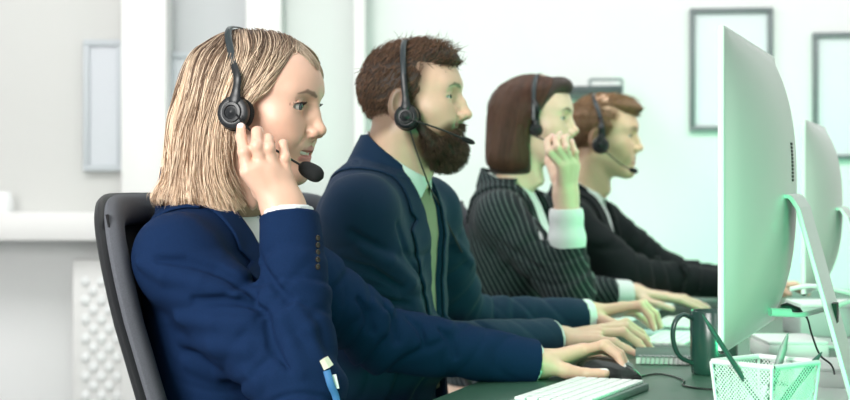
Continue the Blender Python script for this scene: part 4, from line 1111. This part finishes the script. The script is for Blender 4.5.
    V, Q = nets(lambda q: shell(q)+.0035, (-.17, -.11, -.19), (.14, .11, .15), .003)
    hs = mesh_obj('hair', wld(V, hfr), Q, MATS['scalp_blonde'], o)
    G = [[(228, 27), (202, 38), (182, 75), (169, 115), (166, 150), (163, 180), (151, 211)],
         [(231, 27), (210, 45), (190, 85), (179, 130), (174, 165), (167, 206)],
         [(233, 28), (220, 50), (203, 90), (194, 130), (188, 175), (192, 215)],
         [(236, 28), (232, 52), (216, 95), (208, 130), (206, 175), (217, 218)],
         [(242, 28), (243, 55), (228, 95), (218, 135), (220, 185), (237, 217)],
         [(256, 28), (260, 50), (240, 92), (226, 135), (230, 183), (250, 212)],
         [(272, 31), (278, 48), (256, 85), (233, 115), (228, 150), (236, 185)],
         [(286, 37), (290, 48), (268, 78), (246, 102), (230, 125), (229, 150)],
         [(294, 42), (292, 50), (270, 80), (250, 98), (238, 112)]]
    r = np.random.RandomState(5)
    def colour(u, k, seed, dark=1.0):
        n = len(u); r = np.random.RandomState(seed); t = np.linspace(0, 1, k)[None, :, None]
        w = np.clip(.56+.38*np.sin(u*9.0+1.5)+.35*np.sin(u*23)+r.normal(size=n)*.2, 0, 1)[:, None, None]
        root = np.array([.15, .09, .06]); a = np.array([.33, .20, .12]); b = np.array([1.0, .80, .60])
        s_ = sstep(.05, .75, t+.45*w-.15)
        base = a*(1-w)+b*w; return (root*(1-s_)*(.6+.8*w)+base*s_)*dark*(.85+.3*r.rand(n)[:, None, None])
    k = 26; rad = [.00046]*(k-4)+[.0004, .0003, .0002, .0001]
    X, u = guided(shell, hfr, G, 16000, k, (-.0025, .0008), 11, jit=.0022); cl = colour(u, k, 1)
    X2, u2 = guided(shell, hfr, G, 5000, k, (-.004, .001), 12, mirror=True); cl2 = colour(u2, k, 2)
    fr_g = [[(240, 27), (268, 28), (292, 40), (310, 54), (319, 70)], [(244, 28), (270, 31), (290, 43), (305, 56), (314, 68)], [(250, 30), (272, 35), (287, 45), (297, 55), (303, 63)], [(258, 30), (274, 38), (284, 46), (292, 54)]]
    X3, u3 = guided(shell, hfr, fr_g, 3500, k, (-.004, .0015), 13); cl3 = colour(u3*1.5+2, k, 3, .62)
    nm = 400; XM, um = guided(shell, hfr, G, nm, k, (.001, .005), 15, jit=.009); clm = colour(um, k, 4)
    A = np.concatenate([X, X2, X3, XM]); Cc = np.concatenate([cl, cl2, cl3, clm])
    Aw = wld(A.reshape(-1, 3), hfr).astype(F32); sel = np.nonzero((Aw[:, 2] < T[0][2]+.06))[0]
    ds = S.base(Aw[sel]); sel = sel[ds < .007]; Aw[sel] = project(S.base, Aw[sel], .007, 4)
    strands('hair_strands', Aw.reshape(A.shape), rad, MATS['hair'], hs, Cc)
    # headset
    L = lambda a, b, Y: loc(PX(a, b, Y)[None].astype(F32), hfr)[0]
    e = L(235, 113, 2.335); tp = L(235, 31, 2.42)
    hd = headband(None, hfr, dict(ear=(e[0], e[2], -e[1]-.004), top=(tp[0], .1185), w=.0885, shell=shell), 'black headset worn over the blonde hair of the woman in front', .0255,
             boom=[L(236, 114, 2.305), L(247, 127, 2.312), L(262, 141, 2.318), L(282, 154, 2.32), L(304, 167, 2.318)], mic=(L(299, 165, 2.32), L(323, 178, 2.31), .0135), cable=[PX(236, 131, 2.325), PX(237, 141, 2.322), PX(240, 150, 2.33), PX(246, 170, 2.345)])
    # sleeve buttons
    bp = march(lambda p: S.surf(p), [(317.5, 238+i*7.2) for i in range(5)], 1.8)
    for b in bp:
        M = Vector((.75, -.66, 0)).to_track_quat('Z', 'Y').to_matrix()
        MB().lathe([(.0040, -.001), (.0043, .0010), (.0035, .0020), (.0022, .0017), (0, .0015)], b, 20, M).build('button', MATS['button'], [q for q in o.children if q.name.startswith('jacket')][0])
    return o, S, c
MATS['button'] = mat('dark horn button', (.025, .018, .012), .25)
W1 = woman_front()

MATS['khaki'] = mat('khaki knit', (.30, .29, .20), .85, noise=.2, nscale=500)  # shirt body in one even olive tan below the white collar
def seat_legs(T, hz=.59, sp=.09):
    hip = wld((.03, 0, -.53), T); hip[2] = hz+.0; l = lat(T, (0, 1, 0)); f = lat(T, (1, 0, 0)); f[2] = 0; f = f/np.linalg.norm(f); legs = []
    for s_ in (-1, 1):
        hp = hip+l*sp*s_; hp[2] = hz; kn = hp+f*.43+l*.01*s_; kn[2] = .555; an = kn+f*.02; an[2] = .09; legs.append((hp, kn, an))
    return hip, legs
def hairline_poly(pts):
    return lambda q: poly2(q[:, 0], q[:, 2], pts)
# ---------------------------------------------------------------- the bearded man
def man_bearded():
    o_ = PX(400, 105, 2.945)+.08*np.array([.2, .98, 0])
    hfr = frame(o_, -11, -3)
    hd_ = dict(jaw=1.06, brow=.003, tip=(.114, -.020), bump=.001, cran=.93, skin=(.74, .48, .36), browc=(.08, .045, .03), neck=.057, look=(-4, -8), iris=(.05, .04, .03), lid=.0032, lipk=.7, larynx=1, nose=1.08)
    bp = [(.028, .010), (.014, .004), (.004, -.03), (.004, -.055), (.030, -.115), (.10, -.13), (.13, -.09), (.12, -.035), (.098, -.033), (.082, -.036), (.062, -.050), (.045, -.045), (.034, -.025)]
    hd_['beard'] = lambda q: sstep(.008, -.008, poly2(q[:, 0], q[:, 2], bp)); hd_['beardc'] = (.14, .075, .045)
    fp = [(.048, .035), (.030, .0), (.012, -.01), (-.02, -.045), (-.06, -.06), (-.12, -.05), (-.12, .09), (.06, .09)]
    hd_['fade'] = lambda q: sstep(.010, -.014, poly2(q[:, 0], q[:, 2], fp))*.85; hd_['fadec'] = (.17, .10, .065)
    nb = wld(np.array([[-.045, 0, -.155]]), hfr)[0]
    T = frame(nb+np.array([.016, 0, .034]), -17, 19)
    sh_n = wld((.012, -.180, -.075), T); el_n = PX(404, 352, 2.93); wr_n = PX(550, 339, 3.18)
    sh_f = wld((.022, .180, -.075), T); el_f = PX(462, 322, 3.38); wr_f = PX(582, 317, 3.50)
    creases = [([(352, 232), (372, 245), (395, 262)], .011, -1), ([(345, 262), (372, 270), (402, 288)], .012, -1), ([(350, 292), (380, 300), (410, 305)], .011, -1),
               ([(362, 248), (390, 262), (412, 282)], .012, 1), ([(380, 312), (405, 318), (430, 312)], .010, -1), ([(432, 318), (450, 326), (462, 338)], .009, -1),
               ([(478, 322), (490, 330), (496, 342)], .009, -1), ([(398, 225), (405, 250), (420, 280)], .008, -1), ([(452, 238), (470, 262), (484, 286)], .007, 1)]
    suit = dict(fr=T, st=MALE[:5]+[(-.28, .036, .178, .142), (-.40, .070, .175, .160), (-.52, .090, .178, .170), (-.62, .06, .18, .16)], arms=[(sh_n, el_n, wr_n), (sh_f, el_f, wr_f)], r=(.068, .056, .041), seed=8, creases=creases, neckr=.063, colh=.038, cuff=(.006, .018), cuffin=(.004, .004), Y0=2.5, wk=1.1, cr=.004,
                open=[(-.001, .06), (.060, .05), (.062, -.01), (.045, -.12), (.022, -.40), (-.001, -.42)],
                lap=[(.022, -.40), (.045, -.12), (.062, -.01), (.062, .03), (.095, .03), (.108, -.050), (.092, -.062), (.122, -.080), (.085, -.22), (.04, -.40)])
    w = PX(560, 340, 3.20); R = [PX(602, 329, 3.30), PX(600, 330, 3.26), PX(600, 333, 3.21), PX(598, 340, 3.17)]
    F1 = [[R[0], PX(626, 323, 3.33), PX(641, 333, 3.34), PX(650, 344, 3.34)], [R[1], PX(626, 327, 3.28), PX(643, 339, 3.28), PX(652, 350, 3.28)],
          [R[2], PX(623, 332, 3.22), PX(638, 343, 3.22), PX(646, 352, 3.215)], [R[3], PX(614, 342, 3.165), PX(627, 349, 3.16), PX(637, 354, 3.155)]]
    h1 = dict(wr=w, el=el_n, fing=F1, thumb=[PX(585, 340, 3.30), PX(602, 346, 3.36), PX(618, 348, 3.40)], r=.0092, wrr=(.030, .022), dorsal=(.3, -.2, .9))
    w2_ = PX(590, 315, 3.52)
    F2 = [[PX(622, 307, 3.50), PX(640, 305, 3.49), PX(650, 316, 3.49), PX(654, 328, 3.49)], [PX(623, 307, 3.53), PX(643, 304, 3.53), PX(655, 314, 3.53), PX(660, 326, 3.53)],
          [PX(622, 309, 3.56), PX(642, 308, 3.57), PX(653, 317, 3.57), PX(658, 327, 3.57)], [PX(619, 313, 3.59), PX(634, 313, 3.60), PX(644, 320, 3.61), PX(650, 326, 3.61)]]
    h2 = dict(wr=w2_, el=el_f, fing=F2, thumb=[PX(606, 322, 3.47), PX(622, 327, 3.44), PX(636, 330, 3.43)], r=.0092, wrr=(.030, .022), dorsal=(.3, -.2, .9))
    hip, legs = seat_legs(T)
    c = dict(head=hd_, hfr=hfr, suit=suit, hands=[h1, h2], hip=hip, legs=legs, m_jacket=MATS['navy2'], m_trousers=MATS['dark_trousers'], m_shirt=MATS['khaki'], h_head=.0018, h_hand=.0019, h_jacket=.0042, h_lapel=.0027,
             label='bearded man in a blue suit typing, white shirt collar open')
    o, S = build_person(c)
    # hair: longer on top, faded sides
    inner = lambda q: head_sdf(q, dict(hd_, ear=False))
    hp = [(.100, .076), (.083, .064), (.062, .068), (.046, .056), (.038, .030), (.020, .004), (-.012, .020), (-.020, -.010), (-.035, -.045), (-.13, -.06), (-.13, .16), (.13, .16), (.125, .085)]
    vol = lambda q: smin(ell(q, (-.003, 0, .041), (.093, .0768, .0805)), ellr(q, (.052, 0, .091), (.052, .052, .025), 'Y', 14), .02)
    def shell(q):
        d = vol(q); d = smax(d, -smax(-poly2(q[:, 0], q[:, 2], hp), -.2-d, .01), .010)
        r_ = wrinkle(q*np.array([1, 1.6, 1.4], F32), 4, 3.0); return d+r_*.0012
    shell2 = lambda q: smax(vol(q), poly2(q[:, 0], q[:, 2], hp), .012)+wrinkle(q*np.array([1, 1.6, 1.4], F32), 4, 3.0)*.0007
    V, Q = nets(shell2, (-.14, -.11, -.08), (.14, .11, .15), .0028)
    hs = mesh_obj('hair', wld(V, hfr), Q, MATS['hair_brown'], o)
    mask = lambda q: (poly2(q[:, 0], q[:, 2], hp) < -.002).astype(float)
    def comb(q):
        t = sstep(.05, .09, q[:, 2])[:, None]; return t*np.array([.35, 0, .35])+(1-t)*np.array([-.6, 0, -.8])
    Ln = lambda q: .010+.010*sstep(.05, .10, q[:, 2])
    X = short_hair(shell2, shell2, mask, hfr, 6000, Ln, comb, 3, up=.4)
    r = np.random.RandomState(1); cc = np.array([.085, .042, .024])*(.5+1.5*r.rand(len(X), 1, 1))*np.ones((1, 6, 1))
    strands('hair_strands', X, [.0006, .0006, .0005, .0004, .0003, .0001], MATS['hair'], hs, cc)
    # beard
    bvol = lambda q: smin(smin(ell(sym(q), (.062, 0, -.082), (.041, .037, .039)), cap(sym(q), (.022, .059, -.020), (.050, .042, -.074), .008, .019), .02), cap(sym(q), (.090, .004, -.041), (.078, .032, -.060), .0075, .010), .012)
    def beard(q):
        s_ = sym(q); d = smax(bvol(q), poly2(q[:, 0], q[:, 2], bp), .008)
        d = smax(d, -ell(s_, (.104, 0, -.0570), (.020, .022, .0050)), .003)
        return d+wrinkle(q, 6, 4.0)*.0012
    V, Q = nets(beard, (-.01, -.1, -.15), (.14, .1, .02), .0025)
    b = mesh_obj('beard', wld(V, hfr), Q, MATS['hair_brown'], o)
    mk = lambda q: (beard(q) < .004)*(poly2(q[:, 0], q[:, 2], bp) < 0)
    r = np.random.RandomState(2); v = r.normal(size=(26000, 3)); v /= np.linalg.norm(v, axis=1)[:, None]
    X = project(beard, (np.array([.058, 0, -.070])+v*.06).astype(F32), 0.0, 5); X = X[(np.abs(beard(X)) < .001) & (poly2(X[:, 0], X[:, 2], bp) < .004)][:7000]
    g = (X-np.array([.045, 0, -.055])); g /= np.linalg.norm(g, axis=1)[:, None]; D = np.array([.25, 0, -.9])+r.normal(size=X.shape)*.35; D /= np.linalg.norm(D, axis=1)[:, None]
    t = np.linspace(0, 1, 5)[None, :, None]; A = X[:, None]+(g[:, None]*t*.5+D[:, None]*(t*.4+t*t*.4))*.011
    cc = np.array([.058, .032, .020])*(.5+1.5*r.rand(len(X), 1, 1))*np.ones((1, 5, 1))
    strands('beard_strands', wld(A.reshape(-1, 3), hfr).reshape(A.shape), [.0005, .0005, .0004, .0003, .0001], MATS['hair'], b, cc)
    L = lambda a, b, Y: loc(PX(a, b, Y)[None].astype(F32), hfr)[0]
    e = L(406, 117, 2.935); tp = L(408, 42, 3.02)
    ce = march(lambda p: S.surf(p), [(437, 200), (447, 222), (462, 252)], 2.6)-np.array([0, .008, 0])
    cab = [PX(410, 130, 2.92), PX(416, 150, 2.925), PX(424, 172, 2.93), PX(431, 190, 2.94)]+list(ce)
    headband(None, hfr, dict(ear=(e[0], e[2], -e[1]-.012), top=(tp[0], tp[2]+.004), w=.087, shell=vol), 'black headset worn by the bearded man, boom reaching past his moustache', .0235,
             boom=[L(408, 119, 2.895), L(425, 124, 2.90), L(445, 131, 2.91), L(466, 140, 2.92)], mic=(L(461, 137.5, 2.92), L(475, 143.5, 2.92), .0052), cable=cab)
    return o, S, c
# ---------------------------------------------------------------- the woman in the pinstripe suit
def woman_pinstripe():
    hfr = frame(PX(526, 123, 3.90)+np.array([.02, .075, 0]), -16, 0)
    hd_ = dict(ear=False, brow=-.002, tip=(.112, -.016), nose=.92, skin=(.80, .57, .44), browc=(.10, .06, .04), neck=.047, look=(-4, -4), iris=(.05, .04, .03), lid=.0032, cran=.95, smile=.6)
    nb = wld(np.array([[-.045, 0, -.150]]), hfr)[0]
    T = frame(nb, -17, 6)
    sh_n = wld((.012, -.155, -.075), T); el_n = PX(572, 292, 3.74); wr_n = PX(566, 238, 3.76)
    sh_f = wld((.02, .155, -.075), T); el_f = PX(560, 290, 4.16); wr_f = PX(612, 294, 4.22)
    wr_n = wr_n+(wr_n-el_n)*.0
    creases = [([(492, 240), (515, 252), (540, 268)], .008, -1)]
    suit = dict(fr=T, st=FEMALE, arms=[(sh_n, el_n, wr_n), (sh_f, el_f, wr_f)], r=(.058, .052, .042), seed=12, creases=creases, neckr=.050, colh=.012, cuff=(.0, .050), cuffin=(.0, .004), Y0=3.2, wk=1.0, ringup=.004,
                open=[(-.001, .06), (.060, .05), (.074, -.03), (.074, -.12), (.05, -.26), (-.001, -.32)],
                lap=[(.05, -.27), (.074, -.12), (.074, -.03), (.068, .03), (.092, .03), (.104, -.060), (.094, -.072), (.118, -.085), (.095, -.20)])
    F = [[PX(561, 166, 3.70), PX(549, 152, 3.68), PX(547, 142, 3.70), PX(552, 136, 3.74)], [PX(566, 163, 3.71), PX(557, 148, 3.68), PX(556, 139, 3.70), PX(560, 134, 3.74)],
         [PX(571, 163, 3.72), PX(566, 148, 3.69), PX(564, 140, 3.71), PX(567, 136, 3.75)], [PX(576, 166, 3.74), PX(575, 152, 3.72), PX(572, 145, 3.73), PX(572, 141, 3.76)]]
    h1 = dict(wr=PX(566, 197, 3.745), el=el_n, fing=F, thumb=[PX(556, 178, 3.76), PX(549, 162, 3.79), PX(549, 150, 3.80)], dorsal=(0, -1, .1), r=.0086, base=.015, wrr=(.027, .022))
    w2_ = PX(634, 293, 4.24)
    F2 = [[PX(664, 297, 4.22), PX(680, 300, 4.215), PX(692, 305, 4.21), PX(702, 309, 4.21)], [PX(666, 296, 4.25), PX(684, 298, 4.25), PX(697, 303, 4.25), PX(708, 308, 4.25)],
          [PX(665, 297, 4.28), PX(684, 298, 4.285), PX(697, 303, 4.29), PX(707, 307, 4.29)], [PX(662, 299, 4.31), PX(676, 301, 4.32), PX(686, 304, 4.33), PX(694, 307, 4.33)]]
    h2 = dict(wr=w2_, el=el_f, fing=F2, thumb=[PX(645, 301, 4.20), PX(659, 305, 4.17), PX(672, 309, 4.16)], r=.0085, wrr=(.027, .02))
    hip, legs = seat_legs(T, sp=.085)
    c = dict(head=hd_, hfr=hfr, suit=suit, hands=[h1, h2], hip=hip, legs=legs, m_jacket=MATS['pinstripe'], m_trousers=MATS['pinstripe'], h_head=.0022, h_hand=.0022, h_jacket=.005, h_lapel=.0036,
             label='dark-haired woman in a black pinstripe jacket, fingers held to her mouth')
    o, S = build_person(c)
    sh_ = [q for q in o.children if q.name.startswith('shirt')][0]
    # turned-back blouse cuff on the raised wrist
    a, b = PX(567, 243, 3.75), PX(566, 208, 3.745); ax = ((b-a)/np.linalg.norm(b-a)).astype(F32); L_ = float(np.linalg.norm(b-a))
    def cf(p):
        t = (p-a.astype(F32)) @ ax; rr = np.sqrt(np.maximum(((p-a.astype(F32))**2).sum(1)-t*t, 0)); R = .042-.08*np.clip(t, 0, 1)+.0015*np.sin(t*120)
        return smax(np.abs(rr-R)-.0030, np.maximum(t-L_, -.035-t), .003)
    mesh_obj('shirt_cuff', *nets(cf, a-.09, b+.09, .003), MATS['shirt'], sh_)
    # hair
    st = [(.09, -.012, .070, .080), (.05, -.020, .082, .092), (.0, -.034, .086, .078), (-.05, -.042, .088, .072), (-.085, -.044, .088, .070), (-.118, -.042, .086, .066), (-.128, -.04, .082, .062)]
    I3 = (np.zeros(3, F32), np.eye(3, dtype=F32))
    def shell(q):
        d = ell(q, (.000, 0, .036), (.106, .084, .088)); d = smin(d, torso_sdf(q, I3, st), .02); d = smin(d, ell(q, (.072, -.005, .092), (.034, .040, .026)), .02)
        cut = poly2(q[:, 0], q[:, 2], [(.094, .074), (.070, .070), (.052, .048), (.034, .022), (.012, .006), (.008, -.03), (.008, -.3), (.3, -.3), (.3, .070), (.12, .078)])
        return smax(d, -cut, .008)
    V, Q = nets(lambda q: shell(q)+.002, (-.17, -.11, -.14), (.14, .11, .16), .0034)
    hs = mesh_obj('hair', wld(V, hfr), Q, MATS['hair_brown'], o)
    G = [[(528, 73), (508, 80), (492, 100), (486, 130), (484, 170)], [(530, 73), (512, 90), (500, 130), (496, 172)], [(532, 73), (522, 90), (513, 130), (510, 174)], [(536, 74), (532, 92), (526, 130), (526, 172)],
         [(543, 74), (541, 92), (534, 110), (530, 135)], [(552, 78), (549, 88), (541, 103), (533, 117)]]
    k = 20; X, u = guided(shell, hfr, G, 4500, k, (-.002, .001), 21, jit=.002); X2, u2 = guided(shell, hfr, G, 2500, k, (-.002, .001), 22, mirror=True, jit=.002)
    A = np.concatenate([X, X2]); r = np.random.RandomState(4)
    cc = np.array([.060, .026, .015])*(.5+1.3*r.rand(len(A), 1, 1))*np.ones((1, k, 1))
    strands('hair_strands', wld(A.reshape(-1, 3), hfr).reshape(A.shape), [.0006]*(k-3)+[.0005, .0003, .0001], MATS['hair'], hs, cc)
    L = lambda a, b, Y: loc(PX(a, b, Y)[None].astype(F32), hfr)[0]
    e = L(529, 128, 3.83); tp = L(536, 76, 3.93)
    headband(None, hfr, dict(ear=(e[0], e[2], .060), top=(tp[0], tp[2]+.003), w=.090, shell=shell), 'dark headset half hidden in the straight brown hair of the woman in pinstripes', .016,
             boom=[L(530, 134, 3.80), L(540, 138, 3.80), L(549, 142, 3.80)], mic=(L(548, 141, 3.80), L(556, 144, 3.80), .006))
    return o, S, c
# ---------------------------------------------------------------- the young man at the far end
def man_far():
    hfr = frame(PX(597, 139, 4.40)+np.array([.02, .078, 0]), -14, 2)
    hd_ = dict(jaw=1.0, brow=.002, tip=(.113, -.019), skin=(.80, .54, .38), browc=(.20, .11, .06), neck=.054, look=(-4, -6), iris=(.05, .05, .05), lid=.0030, cran=.98, smile=.4)
    fp = [(.050, .040), (.034, .012), (.020, .002), (-.02, -.045), (-.06, -.06), (-.12, -.05), (-.12, .09), (.06, .09)]
    hd_['fade'] = lambda q: sstep(.010, -.014, poly2(q[:, 0], q[:, 2], fp))*.8; hd_['fadec'] = (.30, .17, .09)
    nb = wld(np.array([[-.045, 0, -.155]]), hfr)[0]
    T = frame(nb, -17, 12)
    sh_n = wld((.015, -.175, -.078), T); el_n = PX(632, 276, 4.30); wr_n = PX(722, 284, 4.46)
    sh_f = wld((.03, .175, -.078), T); el_f = PX(668, 274, 4.72); wr_f = PX(745, 284, 4.80)
    suit = dict(fr=T, st=MALE, arms=[(sh_n, el_n, wr_n), (sh_f, el_f, wr_f)], r=(.062, .052, .040), seed=15, creases=[], neckr=.060, colh=.038, cuff=(.014, .014), cuffin=(.003, .003), Y0=3.9, wk=1.1, cr=.002,
                open=[(-.001, .06), (.060, .05), (.062, -.01), (.045, -.12), (.010, -.34), (-.001, -.36)],
                lap=[(.010, -.34), (.045, -.12), (.062, -.01), (.062, .03), (.095, .03), (.108, -.050), (.092, -.062), (.122, -.080), (.085, -.22)])
    w = PX(729, 286, 4.47); 
    def flat(w, s, y0):
        out = []
        for i in range(4):
            y = y0+(.03-.02*i)*s; kx = (.0, .004, .002, -.008)[i]; b = w+np.array([.095+kx, y-w[1]-y0+w[1]-y0+0, 0]) if False else np.array([w[0]+.090+kx, y, w[2]+.004])
            out.append([b, b+np.array([.038, 0, .0]), b+np.array([.060, 0, -.014]), b+np.array([.075, 0, -.026])])
        return out
    h1 = dict(wr=w, el=el_n, fing=flat(w, 1, w[1]), thumb=[w+np.array([.035, .035, -.012]), w+np.array([.065, .045, -.02]), w+np.array([.09, .045, -.024])], r=.009, wrr=(.028, .021))
    w2_ = PX(751, 286, 4.81); h2 = dict(wr=w2_, el=el_f, fing=flat(w2_, -1, w2_[1]), thumb=[w2_+np.array([.035, -.035, -.012]), w2_+np.array([.065, -.045, -.02]), w2_+np.array([.09, -.045, -.024])], r=.009, wrr=(.028, .021))
    hip, legs = seat_legs(T)
    c = dict(head=hd_, hfr=hfr, suit=suit, hands=[h1, h2], hip=hip, legs=legs, m_jacket=MATS['black_suit'], m_trousers=MATS['dark_trousers'], h_head=.0024, h_hand=.0028, h_jacket=.0055, h_lapel=.004,
             label='young man with short sandy hair in a dark suit, last in the row')
    o, S = build_person(c)
    hp = [(.108, .080), (.088, .060), (.066, .062), (.050, .050), (.040, .028), (.022, .006), (-.012, .020), (-.020, -.010), (-.035, -.045), (-.13, -.06), (-.13, .16), (.14, .16), (.14, .085)]
    vol = lambda q: smin(ell(q, (-.006, 0, .040), (.098, .078, .086)), ellr(q, (.060, 0, .096), (.056, .052, .025), 'Y', 12), .02)
    shell2 = lambda q: smax(vol(q), poly2(q[:, 0], q[:, 2], hp), .012)+wrinkle(q*np.array([1, 1.6, 1.4], F32), 9, 3.0)*.0016
    V, Q = nets(shell2, (-.14, -.11, -.08), (.15, .11, .16), .0032)
    hs = mesh_obj('hair', wld(V, hfr), Q, MATS['hair_ginger'], o)
    mask = lambda q: (poly2(q[:, 0], q[:, 2], hp) < -.002).astype(float)
    def comb(q):
        t = sstep(.05, .09, q[:, 2])[:, None]; return t*np.array([.5, 0, .25])+(1-t)*np.array([-.6, 0, -.8])
    X = short_hair(shell2, shell2, mask, hfr, 3500, lambda q: .010+.006*sstep(.05, .10, q[:, 2]), comb, 3, up=.35)
    r = np.random.RandomState(1); cc = np.array([.22, .125, .06])*(.5+1.2*r.rand(len(X), 1, 1))*np.ones((1, 6, 1))
    strands('hair_strands', X, [.0007, .0007, .0006, .0005, .0003, .0001], MATS['hair'], hs, cc)
    L = lambda a, b, Y: loc(PX(a, b, Y)[None].astype(F32), hfr)[0]
    e = L(600, 145, 4.32); tp = L(592, 97, 4.43)
    headband(None, hfr, dict(ear=(e[0], e[2], -e[1]-.012), top=(tp[0], tp[2]+.004), w=.088, shell=vol), 'black headset worn by the sandy-haired man at the far end', .0225,
             boom=[L(602, 148, 4.27), L(612, 157, 4.275), L(622, 165, 4.28), L(632, 170, 4.28)], mic=(L(629, 169, 4.28), L(638, 172, 4.28), .008))
    return o, S, c

# ---------------------------------------------------------------- people and their chairs
CH1 = office_chair((0, 0), 'black mesh office chair with a grey padded rim behind the blonde woman')
M1 = man_bearded(); P2 = woman_pinstripe(); M2 = man_far()
def put_chair(ch, T, back, label, yaw=-18):
    f = np.array([math.cos(math.radians(yaw)), math.sin(math.radians(yaw)), 0]); b = T[0]-f*back
    ch.location = (float(b[0]), float(b[1]), 0); ch.rotation_euler = (0, 0, math.radians(yaw)); ch['label'] = label
for T, back, lab in ((M1[2]['suit']['fr'], -.17, 'black office chair of the bearded man, its grey rim just showing'),
                     (P2[2]['suit']['fr'], -.17, 'black office chair hidden behind the woman in pinstripes'),
                     (M2[2]['suit']['fr'], -.17, 'black office chair hidden behind the sandy-haired man')):
    put_chair(copy_tree(CH1), T, back, lab)
put_chair(CH1, W1[2]['suit']['fr'], -.288, CH1['label'])
# ---------------------------------------------------------------- badge clip on the blazer
def badge():
    def on(px, py, k=.006):
        v = march(lambda q: W1[1].surf(q), [(px, py)], 1.8)[0]
        return v+np.array([0, -k, 0]) if 1.9 < v[1] < 2.5 else PX(px, py, 2.19)
    p = [on(324, 358), on(327, 370), on(331, 384), on(336, 396), on(338, 410)]
    root = empty('badge_reel', tuple(p[0])); tag(root, 'cream clip and blue lanyard hanging at the edge of the navy blazer sleeve', 'badge')
    MB().tube([p[0], on(329, 367)], [.0065, .0075], 4, flat=(1, .4)).build('clip', M_['clip'], root)
    MB().tube(spline(p[1:], 16), .005, 8, flat=(.4, 1.0)).build('strap', M_['lany'], root)
    MB().tube([on(334, 374, .008), on(337, 388, .008)], .004, 6, flat=(.3, 1.0)).build('tag', M_['white'], root)
badge()
